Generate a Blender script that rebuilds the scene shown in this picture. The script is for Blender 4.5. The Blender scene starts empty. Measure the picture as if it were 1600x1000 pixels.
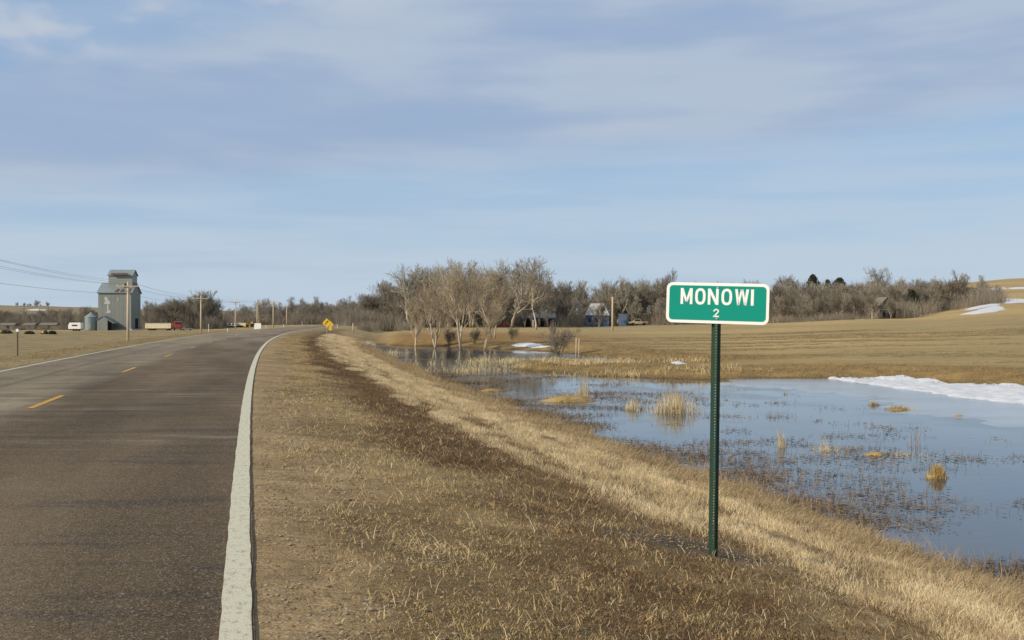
import bpy, math, random
import numpy as np
from mathutils import Vector, Matrix

R = math.radians
scene = bpy.context.scene
COL = scene.collection
F, HZ, CH = 1570.0, 497.0, 1.6        # focal length (px of the 1600 px photo), horizon row, eye height

# ------------------------------------------------------------------ camera
cam_d = bpy.data.cameras.new('camera')
cam = bpy.data.objects.new('camera', cam_d); COL.objects.link(cam)
cam.location = (0, 0, CH)
cam.rotation_euler = (R(90), 0, 0)
cam_d.sensor_width = 36; cam_d.lens = 36 * F / 1600.0
cam_d.shift_y = (500 - HZ) / 1600.0 * -1
cam_d.clip_start = 0.05; cam_d.clip_end = 9000
scene.camera = cam

# ------------------------------------------------------------------ world, sun, exposure
SUN_EL, SUN_AZ = 29.0, math.atan2(-0.87, -0.55)      # towards the sun: left and a little behind
sd = Vector((math.sin(SUN_AZ) * math.cos(R(SUN_EL)), math.cos(SUN_AZ) * math.cos(R(SUN_EL)), math.sin(R(SUN_EL))))
sl = bpy.data.lights.new('sun', 'SUN'); sl.energy = 4.7; sl.angle = R(0.6); sl.color = (1.0, 0.89, 0.70)
so = bpy.data.objects.new('sun', sl); COL.objects.link(so)
so.rotation_euler = sd.to_track_quat('Z', 'Y').to_euler()
so.location = (-30, -20, 40)
scene.view_settings.view_transform = 'Standard'
scene.view_settings.look = 'None'
scene.view_settings.exposure = 0.0
scene.view_settings.gamma = 1.0
scene.view_settings.use_curve_mapping = False

w = bpy.data.worlds.new('World'); scene.world = w; w.use_nodes = True
nt = w.node_tree; N = nt.nodes; L = nt.links; N.clear()
def nd(nt_, t, **kw):
    n = nt_.nodes.new(t)
    for k, v in kw.items(): setattr(n, k, v)
    return n
def mth(nt_, op, a, b=None, clamp=False):
    n = nt_.nodes.new('ShaderNodeMath'); n.operation = op; n.use_clamp = clamp
    for i, v in enumerate((a, b)):
        if v is None: continue
        if isinstance(v, (int, float)): n.inputs[i].default_value = v
        else: nt_.links.new(v, n.inputs[i])
    return n.outputs[0]
def sstep(nt_, x, a, b):
    n = nt_.nodes.new('ShaderNodeMapRange'); n.interpolation_type = 'SMOOTHSTEP'
    nt_.links.new(x, n.inputs[0]); n.inputs[1].default_value = a; n.inputs[2].default_value = b
    return n.outputs[0]
def mixc(nt_, fac, a, b, mode='MIX'):
    n = nt_.nodes.new('ShaderNodeMix'); n.data_type = 'RGBA'; n.blend_type = mode; n.clamp_factor = True
    if isinstance(fac, (int, float)): n.inputs[0].default_value = fac
    else: nt_.links.new(fac, n.inputs[0])
    for i, v in ((6, a), (7, b)):
        if isinstance(v, tuple): n.inputs[i].default_value = (v[0], v[1], v[2], 1)
        else: nt_.links.new(v, n.inputs[i])
    return n.outputs[2]
def noise(nt_, vec, scale, detail=4, rough=0.5):
    n = nt_.nodes.new('ShaderNodeTexNoise'); n.inputs['Scale'].default_value = scale
    n.inputs['Detail'].default_value = detail; n.inputs['Roughness'].default_value = rough
    if vec is not None: nt_.links.new(vec, n.inputs['Vector'])
    return n.outputs[0]
def mapv(nt_, vec, scale, loc=(0, 0, 0), rot=(0, 0, 0)):
    n = nt_.nodes.new('ShaderNodeMapping'); n.inputs['Scale'].default_value = scale
    n.inputs['Location'].default_value = loc; n.inputs['Rotation'].default_value = rot
    nt_.links.new(vec, n.inputs['Vector']); return n.outputs[0]

SKY_K = 0.10
sky = nd(nt, 'ShaderNodeTexSky'); sky.sky_type = 'NISHITA'; sky.sun_disc = False
sky.sun_elevation = R(SUN_EL); sky.sun_rotation = SUN_AZ
sky.air_density = 1.0; sky.dust_density = 0.6; sky.ozone_density = 1.6
tc = nd(nt, 'ShaderNodeTexCoord'); dirv = tc.outputs['Generated']
sep = nd(nt, 'ShaderNodeSeparateXYZ'); L.new(dirv, sep.inputs[0])
dx, dy, dz = sep.outputs
base = mixc(nt, 0.72, sky.outputs[0], (0.300/SKY_K, 0.480/SKY_K, 0.735/SKY_K))
# cloud sheets, as functions of direction
wv = noise(nt, mapv(nt, dirv, (1.6, 1.6, 9.0), (3.1, 0, 0.4), (0, R(-6), 0)), 1.6, 5, 0.5)
wv2 = noise(nt, mapv(nt, dirv, (1.7, 1.7, 10.0), (4.4, 1, 1.1), (0, R(-6), 0)), 1.5, 4, 0.5)
fine = noise(nt, mapv(nt, dirv, (1.6, 1.6, 17), (1, 5, 0), (0, R(3), 0)), 2.2, 5, 0.5)
puff = noise(nt, mapv(nt, dirv, (6.5, 6.5, 15), (2.3, 0, 0.15)), 1.35, 4, 0.5)
tilt = mth(nt, 'MULTIPLY', mth(nt, 'SUBTRACT', dx, 0.05), -0.085)
e = mth(nt, 'ADD', mth(nt, 'ADD', dz, tilt), mth(nt, 'MULTIPLY', mth(nt, 'SUBTRACT', wv, 0.5), 0.06))
bank = sstep(nt, e, 0.140, 0.185)
bank = mth(nt, 'MULTIPLY', bank, mth(nt, 'ADD', mth(nt, 'MULTIPLY', sstep(nt, wv2, 0.25, 0.6), 0.30), 0.62))
topl = mth(nt, 'MULTIPLY', sstep(nt, mth(nt, 'SUBTRACT', dz, mth(nt, 'MULTIPLY', dx, 0.32)), 0.33, 0.37), mth(nt, 'SUBTRACT', 1.0, sstep(nt, puff, 0.44, 0.62)))
bank = mth(nt, 'MULTIPLY', bank, mth(nt, 'SUBTRACT', 1.0, mth(nt, 'MULTIPLY', topl, 0.60)))
low = mth(nt, 'MULTIPLY', mth(nt, 'SUBTRACT', 1.0, sstep(nt, dz, 0.03, 0.24)), mth(nt, 'ADD', mth(nt, 'MULTIPLY', sstep(nt, fine, 0.30, 0.65), 0.50), 0.45))
wisp = mth(nt, 'MULTIPLY', sstep(nt, fine, 0.38, 0.68), 0.42)
shade = sstep(nt, wv2, 0.38, 0.58)
k = 1.0 / SKY_K
bankc = mixc(nt, shade, (0.335*k, 0.430*k, 0.600*k), (0.450*k, 0.530*k, 0.650*k))
c1 = mixc(nt, low, base, (0.545*k, 0.640*k, 0.730*k))
c2 = mixc(nt, wisp, c1, (0.45*k, 0.56*k, 0.70*k))
c3 = mixc(nt, bank, c2, bankc)
pz = mth(nt, 'MULTIPLY', sstep(nt, puff, 0.46, 0.64), sstep(nt, mth(nt, 'SUBTRACT', dz, mth(nt, 'MULTIPLY', dx, 0.25)), 0.30, 0.36))
c3 = mixc(nt, mth(nt, 'MULTIPLY', pz, 0.55), c3, (0.56*k, 0.61*k, 0.69*k))
bg = nd(nt, 'ShaderNodeBackground'); bg.inputs[1].default_value = SKY_K
L.new(c3, bg.inputs[0])
wo = nd(nt, 'ShaderNodeOutputWorld'); L.new(bg.outputs[0], wo.inputs[0])

# ------------------------------------------------------------------ helpers
def tag(o, label=None, cat=None, group=None, kind=None):
    if label: o['label'] = label
    if cat: o['category'] = cat
    if group: o['group'] = group
    if kind: o['kind'] = kind
    return o
def empty(name, loc, rz=0, s=1.0):
    o = bpy.data.objects.new(name, None); COL.objects.link(o)
    o.location = loc; o.rotation_euler = (0, 0, rz); o.scale = (s, s, s)
    o.empty_display_size = 0.2
    return o
class MB:
    def __init__(s): s.v = []; s.f = []; s.m = []
    def add(s, vs, fs, mi=0):
        b = len(s.v); s.v += [tuple(p) for p in vs]
        for f in fs: s.f.append(tuple(b + i for i in f)); s.m.append(mi)
    def box(s, c, d, rz=0, M=None, mi=0, taper=1.0):
        hx, hy, hz = d[0]/2, d[1]/2, d[2]/2
        vs = []
        for z in (-hz, hz):
            t = taper if z > 0 else 1
            for x, y in ((-hx, -hy), (hx, -hy), (hx, hy), (-hx, hy)): vs.append(Vector((x*t, y*t, z)))
        rot = Matrix.Rotation(rz, 3, 'Z') if M is None else M
        vs = [rot @ v + Vector(c) for v in vs]
        s.add(vs, [(0,3,2,1),(4,5,6,7),(0,1,5,4),(1,2,6,5),(2,3,7,6),(3,0,4,7)], mi)
    def prism(s, pts, y0, y1, axis='y', mi=0):      # pts in (x,z), extruded along y  (or axis x: pts are (y,z))
        n = len(pts)
        P = (lambda a, b, t: (a, t, b)) if axis == 'y' else ((lambda a, b, t: (t, a, b)) if axis == 'x' else (lambda a, b, t: (a, b, t)))
        vs = [P(a, b, y0) for a, b in pts] + [P(a, b, y1) for a, b in pts]
        fs = [tuple(range(n)), tuple(range(2*n-1, n-1, -1))] + [(i, i+n, (i+1) % n + n, (i+1) % n) for i in range(n)]
        s.add(vs, fs, mi)
    def tube(s, pts, rs, n=6, cap=True, mi=0):
        rings = []; b = len(s.v); pts = [Vector(p) for p in pts]
        up = Vector((0.13, 0.31, 0.94)).normalized()
        for i, p in enumerate(pts):
            d = (pts[min(i+1, len(pts)-1)] - pts[max(i-1, 0)]).normalized()
            a = d.cross(up)
            if a.length < 0.05: a = d.cross(Vector((1, 0, 0)))
            a.normalize(); c = d.cross(a)
            r = rs if isinstance(rs, (int, float)) else rs[i]
            for k_ in range(n):
                t = 2*math.pi*k_/n
                s.v.append(tuple(p + a*(r*math.cos(t)) + c*(r*math.sin(t))))
        for i in range(len(pts)-1):
            for k_ in range(n):
                s.f.append((b+i*n+k_, b+i*n+(k_+1) % n, b+(i+1)*n+(k_+1) % n, b+(i+1)*n+k_)); s.m.append(mi)
        if cap:
            s.f.append(tuple(b+k_ for k_ in range(n-1, -1, -1))); s.m.append(mi)
            s.f.append(tuple(b+(len(pts)-1)*n+k_ for k_ in range(n))); s.m.append(mi)
    def mesh(s, name, mats, smooth=False):
        me = bpy.data.meshes.new(name); me.from_pydata(s.v, [], s.f)
        if not isinstance(mats, (list, tuple)): mats = [mats]
        for m_ in mats: me.materials.append(m_)
        me.polygons.foreach_set('material_index', s.m)
        me.polygons.foreach_set('use_smooth', [bool(smooth)]*len(s.f))
        me.update(); return me
    def build(s, name, mats, parent=None, smooth=False, loc=None, bevel=0):
        o = bpy.data.objects.new(name, s.mesh(name, mats, smooth)); COL.objects.link(o)
        if parent: o.parent = parent
        if loc is not None: o.location = loc
        if bevel:
            bv = o.modifiers.new('bevel', 'BEVEL'); bv.width = bevel; bv.segments = 2; bv.limit_method = 'ANGLE'
        return o
def np_mesh(name, V, Fq, mat, smooth=True):
    me = bpy.data.meshes.new(name)
    V = np.asarray(V, dtype=np.float32); Fq = np.asarray(Fq, dtype=np.int32); k_ = Fq.shape[1]
    me.vertices.add(len(V)); me.vertices.foreach_set('co', V.ravel())
    me.loops.add(Fq.size); me.loops.foreach_set('vertex_index', Fq.ravel())
    me.polygons.add(len(Fq)); me.polygons.foreach_set('loop_start', np.arange(0, Fq.size, k_, dtype=np.int32))
    me.polygons.foreach_set('loop_total', np.full(len(Fq), k_, dtype=np.int32))
    me.polygons.foreach_set('use_smooth', np.full(len(Fq), bool(smooth)))
    me.update(calc_edges=True); me.validate()
    if mat: me.materials.append(mat)
    return me
def children(o): return [c for c in bpy.data.objects if c.parent == o]

# value noise
_rs = np.random.RandomState(7); _G = _rs.rand(256, 256)
def vn(x, y):
    x = np.asarray(x, float); y = np.asarray(y, float)
    xi = np.floor(x).astype(int); yi = np.floor(y).astype(int); fx = x-xi; fy = y-yi
    fx = fx*fx*(3-2*fx); fy = fy*fy*(3-2*fy)
    g = lambda a, b: _G[a % 256, b % 256]
    return (g(xi, yi)*(1-fx)+g(xi+1, yi)*fx)*(1-fy)+(g(xi, yi+1)*(1-fx)+g(xi+1, yi+1)*fx)*fy
def fbm(x, y, o=4, lac=2.03, gain=0.5):
    s = 0; a = 1; t = 0
    for i in range(o):
        s = s + a*vn(x+i*17.3, y-i*9.1); t += a; x = x*lac; y = y*lac; a *= gain
    return s/t
def smst(a, b, x):
    t = np.clip((x-a)/(b-a), 0, 1); return t*t*(3-2*t)

# ------------------------------------------------------------------ the lie of the land
_ys = np.arange(-60, 620, 1.0)
_sl = np.interp(_ys, [-60, 0, 25, 60, 90, 116, 141, 173, 220, 300, 400, 620],
                [-.272, -.270, -.25, -.222, -.19, -.152, -.12, -.095, -.04, .06, .20, .35])
_xl = np.cumsum(_sl); _xl = _xl - np.interp(5.0, _ys, _xl) - 1.38
def XL(Y): return np.interp(Y, _ys, _xl)
def SLP(Y): return np.interp(Y, _ys, _sl)
def S(X, Y): return (X - XL(Y)) / np.sqrt(1 + SLP(Y)**2)
WATER = -1.6
_tD = np.log(np.array([30, 60, 100, 150, 200, 250, 300, 450, 700, 1100, 1700, 5000.]))
_tP = np.array([-1500, 0, 300, 500, 700, 900, 1100, 1400, 1600, 2400, 4000.])
_tZ = np.array([
 [-1.8,-1.8,-1.9,-2.0,-2.0,-2.1,-2.2,-2.3, 0, 10, 24, 30],
 [-1.8,-1.8,-1.9,-2.0,-2.0,-2.1,-2.2,-2.3, 0, 10, 23, 28],
 [-1.7,-1.7,-1.8,-1.9,-1.8,-1.8,-1.9,-1.7, 0, 6, 15, 24],
 [-1.6,-1.5,-1.4,-1.3,-1.2,-1.2,-1.2,-1.2, 0, 4, 9, 18],
 [-1.6,-1.3,-1.2,-.7,-.6,-.7,-.7,-.5, 1, 4, 9, 18],
 [-1.3,-1.2,-1.05,-.8,-.62,-.62,-.6,0, 3, 7, 12, 20],
 [-1.1,-1.15,-1.0,-.6,-.1,.1,.3, 2, 8, 12, 18, 24],
 [-1.0,-1.0,-.6,.15,1.1,1.7,2.7, 8, 22, 26, 28, 30],
 [-.9,-.9,-.45,1.0,3.0,5.2,7.4, 15.5, 29, 32, 33, 33],
 [-.6,-.5,.3,2.6,5,7.6,10, 19, 32, 34, 34, 34],
 [-.6,-.5,.3,2.6,5,7.6,10, 19, 32, 34, 34, 34]])
def ZF(X, Y):
    Ye = np.maximum(np.where(Y > 0, Y, 0), 30.0)
    px = np.clip(800 + F*X/np.maximum(Y, 30.0), -1500, 3999)
    ld = np.clip(np.log(np.maximum(Ye, np.hypot(X, Y)*0.75)), _tD[0], _tD[-1]-1e-6)
    i = np.clip(np.searchsorted(_tP, px, side='right')-1, 0, len(_tP)-2)
    j = np.clip(np.searchsorted(_tD, ld, side='right')-1, 0, len(_tD)-2)
    a = (px-_tP[i])/(_tP[i+1]-_tP[i]); b = (ld-_tD[j])/(_tD[j+1]-_tD[j])
    a = a*a*(3-2*a)
    return (_tZ[i, j]*(1-a)+_tZ[i+1, j]*a)*(1-b)+(_tZ[i, j+1]*(1-a)+_tZ[i+1, j+1]*a)*b
def wat(px, py):
    Y = (CH-WATER)*F/(py-HZ); return ((px-800)/F*Y, Y)
_near = [(float(XL(y)+6*math.sqrt(1+SLP(y)**2)), y) for y in (-8, 10, 30, 50, 70, 90, 108, 118)]
_far = [wat(*p) for p in [(575,539),(650,541),(700,541),(760,545),(800,546),(860,549),(905,553),(960,561),(1035,566),(1075,569),(1040,572),(960,573),(880,570),
         (845,572),(830,578),(868,584),(930,588),(985,590),(1040,592),(1100,593),(1180,593),(1290,592),(1400,596),(1500,601),(1600,607),(1750,618)]]
POND = np.array(_near + _far + [(34, 30), (36, 5), (30, -10)])
def sdf(X, Y):                     # >0 outside the pond
    X = np.asarray(X, float); Y = np.asarray(Y, float); d = np.full(X.shape, 1e9); inside = np.zeros(X.shape, bool)
    n = len(POND)
    for i in range(n):
        ax, ay = POND[i]; bx, by = POND[(i+1) % n]
        ex, ey = bx-ax, by-ay; t = np.clip(((X-ax)*ex+(Y-ay)*ey)/(ex*ex+ey*ey), 0, 1)
        d = np.minimum(d, np.hypot(X-ax-t*ex, Y-ay-t*ey))
        c = ((ay > Y) != (by > Y)) & (X < ex*(Y-ay)/(ey if ey else 1e-9)+ax)
        inside ^= c
    return np.where(inside, -d, d)
_eS = [-60, -30, -20, -15, -11.8, -9.5, -7.9, -7.7, 0.085, 0.35, 0.8, 1.6, 2.6, 4.1, 6, 8, 9.1, 12, 16, 30]
_eZ = [-1.9, -1.8, -1.55, -.75, -.30, -.15, -.06, -.05, -.012, -.020, -.050, -.13, -.26, -.53, -.93, -1.36, -1.6, -2.05, -2.3, -2.3]
def G(X, Y, micro=True):
    X = np.asarray(X, float); Y = np.asarray(Y, float)
    s = S(X, Y); ze = np.interp(s, _eS, _eZ); zf = ZF(X, Y)
    d = sdf(X, Y) + (fbm(X*.35+5, Y*.35, 3)-.5)*3.0*smst(40, 60, Y)
    rest = np.where(d > 0, WATER + (zf-WATER)*smst(-1.2, 5.0, d) , WATER - 0.02 - 0.10*np.minimum(-d, 5) + (zf-WATER)*smst(-1.2, 5.0, d)*.9)
    # shallow marsh hump (reed island) in the middle of the pond
    for (px, py, rx, ry, h) in ((850, 569, 5, 2.0, .38), (945, 577, 6, 2.2, .5)):
        ix, iy = wat(px, py); rest = rest + h*np.exp(-(((X-ix)/rx)**2+((Y-iy)/ry)**2))*(d < 1)
    z = np.where(s > 0, ze + (rest-ze)*smst(7, 13, s), ze + (zf-ze)*smst(-12, -24, s))
    if micro:
        off = smst(0.2, 1.0, s) + smst(-7.9, -9.5, s)
        near = 1 - smst(30, 80, np.abs(Y))
        z = z + off*((fbm(X*.8, Y*.8, 3)-.5)*.10 + (fbm(X*5, Y*5, 3)-.5)*.035*near)
        z = z + off*smst(150, 600, Y)*(fbm(X*.02, Y*.02, 3)-.5)*3.0*smst(260, 800, Y)
        z = z + smst(8.0, 9.3, s)*(1-smst(10, 14, s))*(fbm(X*.5+9, Y*.5, 2)-.5)*.35
    return z
def gz(x, y): return float(G(np.array([x]), np.array([y]))[0])
def at(px, Y, dz_=0.0):
    x = (px-800)/F*Y; return Vector((x, Y, gz(x, Y)+dz_))
def hit(px, py):                   # where the line of sight of a photo point meets the ground
    Y = np.geomspace(3, 3000, 3000); X = (px-800)/F*Y
    z = np.maximum(G(X, Y, False), WATER); ray = CH-(py-HZ)/F*Y
    i = np.argmax(z >= ray) if (z >= ray).any() else 2999
    return float(X[i]), float(Y[i])

# ------------------------------------------------------------------ materials
def mat(name, col, rough=0.8, var=0.25, scale=3.0, bump=0.0, bscale=None, metal=0.0, spec=0.3, streak=None, randobj=0.0, detail=5):
    m = bpy.data.materials.new(name); m.use_nodes = True; t = m.node_tree
    b = t.nodes['Principled BSDF']; b.inputs['Roughness'].default_value = rough
    b.inputs['Metallic'].default_value = metal; b.inputs['Specular IOR Level'].default_value = spec
    tcn = nd(t, 'ShaderNodeTexCoord'); v = tcn.outputs['Object']
    if streak: v = mapv(t, v, streak)
    n1 = noise(t, v, scale, detail, 0.6)
    f = mth(t, 'ADD', mth(t, 'MULTIPLY', mth(t, 'SUBTRACT', n1, 0.5), var*2.6), 1.0)
    if randobj:
        oi = nd(t, 'ShaderNodeObjectInfo')
        f = mth(t, 'MULTIPLY', f, mth(t, 'ADD', mth(t, 'MULTIPLY', mth(t, 'SUBTRACT', oi.outputs['Random'], 0.5), randobj*2), 1.0))
    c = nd(t, 'ShaderNodeVectorMath', operation='SCALE'); c.inputs[0].default_value = col[:3]; t.links.new(f, c.inputs['Scale'])
    t.links.new(c.outputs[0], b.inputs['Base Color'])
    if bump:
        bn = nd(t, 'ShaderNodeBump'); bn.inputs['Strength'].default_value = bump; bn.inputs['Distance'].default_value = 0.02
        t.links.new(noise(t, v, bscale or scale*6, 5, 0.65), bn.inputs['Height']); t.links.new(bn.outputs[0], b.inputs['Normal'])
    return m
def grassmat(name, ca, cb, rough=0.75, trans=0.25):
    m = bpy.data.materials.new(name); m.use_nodes = True; t = m.node_tree
    b = t.nodes['Principled BSDF']; b.inputs['Roughness'].default_value = rough; b.inputs['Specular IOR Level'].default_value = 0.25
    at_ = nd(t, 'ShaderNodeAttribute'); at_.attribute_name = 'shade'
    oi = nd(t, 'ShaderNodeObjectInfo')
    geo = nd(t, 'ShaderNodeNewGeometry')
    big = noise(t, geo.outputs['Position'], 0.9, 4, 0.6)
    f = mth(t, 'ADD', mth(t, 'MULTIPLY', at_.outputs['Fac'], 0.55), mth(t, 'MULTIPLY', oi.outputs['Random'], 0.25))
    f = mth(t, 'ADD', f, mth(t, 'MULTIPLY', mth(t, 'SUBTRACT', big, 0.45), 1.3), clamp=True)
    c = mixc(t, f, ca, cb); t.links.new(c, b.inputs['Base Color'])
    tr = nd(t, 'ShaderNodeBsdfTranslucent'); t.links.new(c, tr.inputs[0])
    mx = nd(t, 'ShaderNodeMixShader'); mx.inputs[0].default_value = trans
    t.links.new(b.outputs[0], mx.inputs[1]); t.links.new(tr.outputs[0], mx.inputs[2])
    t.links.new(mx.outputs[0], t.nodes['Material Output'].inputs[0])
    return m
M = {}
M['bark_pale'] = mat('bark_pale', (0.40, 0.345, 0.255), 0.85, 0.3, 2.0, 0.5, streak=(3, 3, .6), randobj=.12)
M['bark_grey'] = mat('bark_grey', (0.28, 0.23, 0.17), 0.9, 0.3, 2.0, 0.5, streak=(3, 3, .6), randobj=.15)
M['bark_dark'] = mat('bark_dark', (0.13, 0.105, 0.085), 0.9, 0.3, 2.0, 0.5, streak=(3, 3, .6), randobj=.15)
M['twig_pale'] = mat('twig_pale', (0.37, 0.295, 0.20), 0.9, 0.3, .4, randobj=.12)
M['twig_grey'] = mat('twig_grey', (0.275, 0.243, 0.190), 0.9, 0.3, .4, randobj=.18)
M['twig_dark'] = mat('twig_dark', (0.195, 0.165, 0.128), 0.9, 0.3, .4, randobj=.18)
M['brush'] = mat('brush_twig', (0.225, 0.190, 0.145), 0.9, 0.35, .3, randobj=.25)
M['needle'] = mat('needle', (0.035, 0.042, 0.022), 0.85, 0.3, 1.0, randobj=.2)
M['wood_pole'] = mat('pole_wood', (0.52, 0.41, 0.28), 0.85, 0.25, 2.0, 0.3, streak=(6, 6, .5))
M['wood_grey'] = mat('weathered_wood', (0.165, 0.145, 0.12), 0.9, 0.3, 1.2, 0.3, streak=(5, 5, .6))
M['dark'] = mat('dark_opening', (0.012, 0.011, 0.010), 0.9, 0.2)
M['tin'] = mat('grey_tin', (0.215, 0.23, 0.215), 0.55, 0.16, .45, 0.2, metal=0.25, streak=(1.5, 1.5, .5))
M['tin_pale'] = mat('pale_tin', (0.25, 0.28, 0.26), 0.5, 0.16, .6, 0.1, metal=0.3)  # slightly paler tin for headhouse, corner sheet, seams and bin hatch
M['tin_roof'] = mat('tin_roof', (0.24, 0.27, 0.28), 0.5, 0.25, .8, 0.1, metal=0.3)
M['rust'] = mat('rusty_tin', (0.10, 0.065, 0.05), 0.8, 0.3, .9)
M['bin'] = mat('galvanised_steel', (0.26, 0.31, 0.31), 0.4, 0.12, 1.2, metal=0.5)
M['white'] = mat('white_paint', (0.78, 0.77, 0.73), 0.5, 0.06, 2.0)
M['fade'] = mat('faded_white_paint', (0.42, 0.43, 0.42), 0.7, 0.3, 1.5)
M['cream'] = mat('cream_paint', (0.62, 0.55, 0.38), 0.6, 0.15, 1.0)
M['tan'] = mat('tan_paint', (0.50, 0.41, 0.26), 0.55, 0.12, 1.0)
M['red'] = mat('red_paint', (0.36, 0.055, 0.035), 0.5, 0.15, 1.0)
M['dull_red'] = mat('dull_red_paint', (0.24, 0.05, 0.045), 0.7, 0.2, 1.0)
M['blue'] = mat('blue_paint', (0.085, 0.125, 0.20), 0.6, 0.2, 1.2)
M['yellow'] = mat('yellow_paint', (0.62, 0.40, 0.03), 0.45, 0.12, 1.0)
M['glass'] = mat('dark_glass', (0.02, 0.025, 0.03), 0.12, 0.1, spec=.6)
M['rubber'] = mat('black_rubber', (0.02, 0.02, 0.02), 0.85, 0.15)
M['snowroof'] = mat('patchy_white_roof', (0.36, 0.35, 0.33), 0.8, 0.5, 1.3)
M['steel'] = mat('dull_steel', (0.33, 0.33, 0.32), 0.45, 0.1, metal=.6)
M['wire'] = mat('wire', (0.10, 0.10, 0.11), 0.6, 0.05)
M['g_post'] = mat('green_enamel', (0.022, 0.055, 0.034), 0.42, 0.18, 14.0, 0.05, spec=.5)
M['bolt'] = mat('zinc_bolt', (0.55, 0.55, 0.53), 0.4, 0.1, metal=.6)
M['brown_post'] = mat('brown_steel', (0.07, 0.05, 0.035), 0.7, 0.2, 8)

# ground
gm = bpy.data.materials.new('ground'); gm.use_nodes = True; t = gm.node_tree
b = t.nodes['Principled BSDF']; b.inputs['Roughness'].default_value = 0.95; b.inputs['Specular IOR Level'].default_value = 0.12
a1 = nd(t, 'ShaderNodeAttribute'); a1.attribute_name = 'tint'
a2 = nd(t, 'ShaderNodeAttribute'); a2.attribute_name = 'gravel'
geo = nd(t, 'ShaderNodeNewGeometry'); pos = geo.outputs['Position']
row = noise(t, mapv(t, pos, (0.03, 2.4, 0.5), rot=(0, 0, R(-3))), 1.0, 4, 0.7)
n1 = noise(t, pos, 55, 6, 0.7); n2 = noise(t, pos, 9, 5, 0.65); n3 = noise(t, pos, 1.1, 5, 0.6)
st = noise(t, mapv(t, pos, (0.05, 0.5, 0.5), rot=(0, 0, R(4))), 1.0, 6, 0.65)
f = mth(t, 'ADD', mth(t, 'MULTIPLY', mth(t, 'SUBTRACT', n1, .5), 3.2), .95)
f = mth(t, 'MULTIPLY', f, mth(t, 'ADD', mth(t, 'MULTIPLY', mth(t, 'SUBTRACT', n2, .5), 1.3), 1.0))
f = mth(t, 'MULTIPLY', f, mth(t, 'ADD', mth(t, 'MULTIPLY', mth(t, 'SUBTRACT', n3, .5), .45), 1.0))
f = mth(t, 'MULTIPLY', f, mth(t, 'ADD', mth(t, 'MULTIPLY', mth(t, 'SUBTRACT', st, .5), .8), 1.0))
f = mth(t, 'MULTIPLY', f, mth(t, 'ADD', mth(t, 'MULTIPLY', mth(t, 'SUBTRACT', row, .5), .7), 1.0))
sc = nd(t, 'ShaderNodeVectorMath', operation='SCALE'); t.links.new(a1.outputs['Color'], sc.inputs[0]); t.links.new(f, sc.inputs['Scale'])
vor = nd(t, 'ShaderNodeTexVoronoi'); vor.inputs['Scale'].default_value = 70; t.links.new(pos, vor.inputs['Vector'])
stone = mth(t, 'MULTIPLY', mth(t, 'MULTIPLY', mth(t, 'SUBTRACT', 1.0, sstep(t, vor.outputs['Distance'], .12, .3)), a2.outputs['Fac']), sstep(t, n2, .46, .58))
stc = mixc(t, sstep(t, vor.outputs['Color'], .3, .8), (0.12, .10, .075), (0.50, .43, .33))
fb = None
for k_, (an, of) in enumerate(((20, 0), (75, 3), (128, 7), (165, 11))):
    q_ = sstep(t, noise(t, mapv(t, pos, (150, 17, 1), (of, of, 0), (0, 0, R(an))), 1.0, 2, .5), .64, .70)
    fb = q_ if fb is None else mth(t, 'MAXIMUM', fb, q_)
fb = mth(t, 'MULTIPLY', fb, mth(t, 'ADD', mth(t, 'MULTIPLY', mth(t, 'SUBTRACT', 1.0, a2.outputs['Fac']), .62), .16))
fs_ = nd(t, 'ShaderNodeVectorMath', operation='SCALE'); t.links.new(a1.outputs['Color'], fs_.inputs[0]); fs_.inputs['Scale'].default_value = 2.1
soil = mixc(t, fb, sc.outputs[0], fs_.outputs[0])
cfin = mixc(t, mth(t, 'MULTIPLY', stone, .7), soil, stc)
t.links.new(cfin, b.inputs['Base Color'])
bn = nd(t, 'ShaderNodeBump'); bn.inputs['Strength'].default_value = 0.9; bn.inputs['Distance'].default_value = 0.03
t.links.new(mth(t, 'ADD', mth(t, 'MULTIPLY', n1, .6), mth(t, 'MULTIPLY', n2, 1.2)), bn.inputs['Height'])
bn2 = nd(t, 'ShaderNodeBump'); bn2.inputs['Strength'].default_value = 0.5; bn2.inputs['Distance'].default_value = 0.5
t.links.new(st, bn2.inputs['Height']); t.links.new(bn.outputs[0], bn2.inputs['Normal'])
t.links.new(bn2.outputs[0], b.inputs['Normal']); M['ground'] = gm

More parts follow.
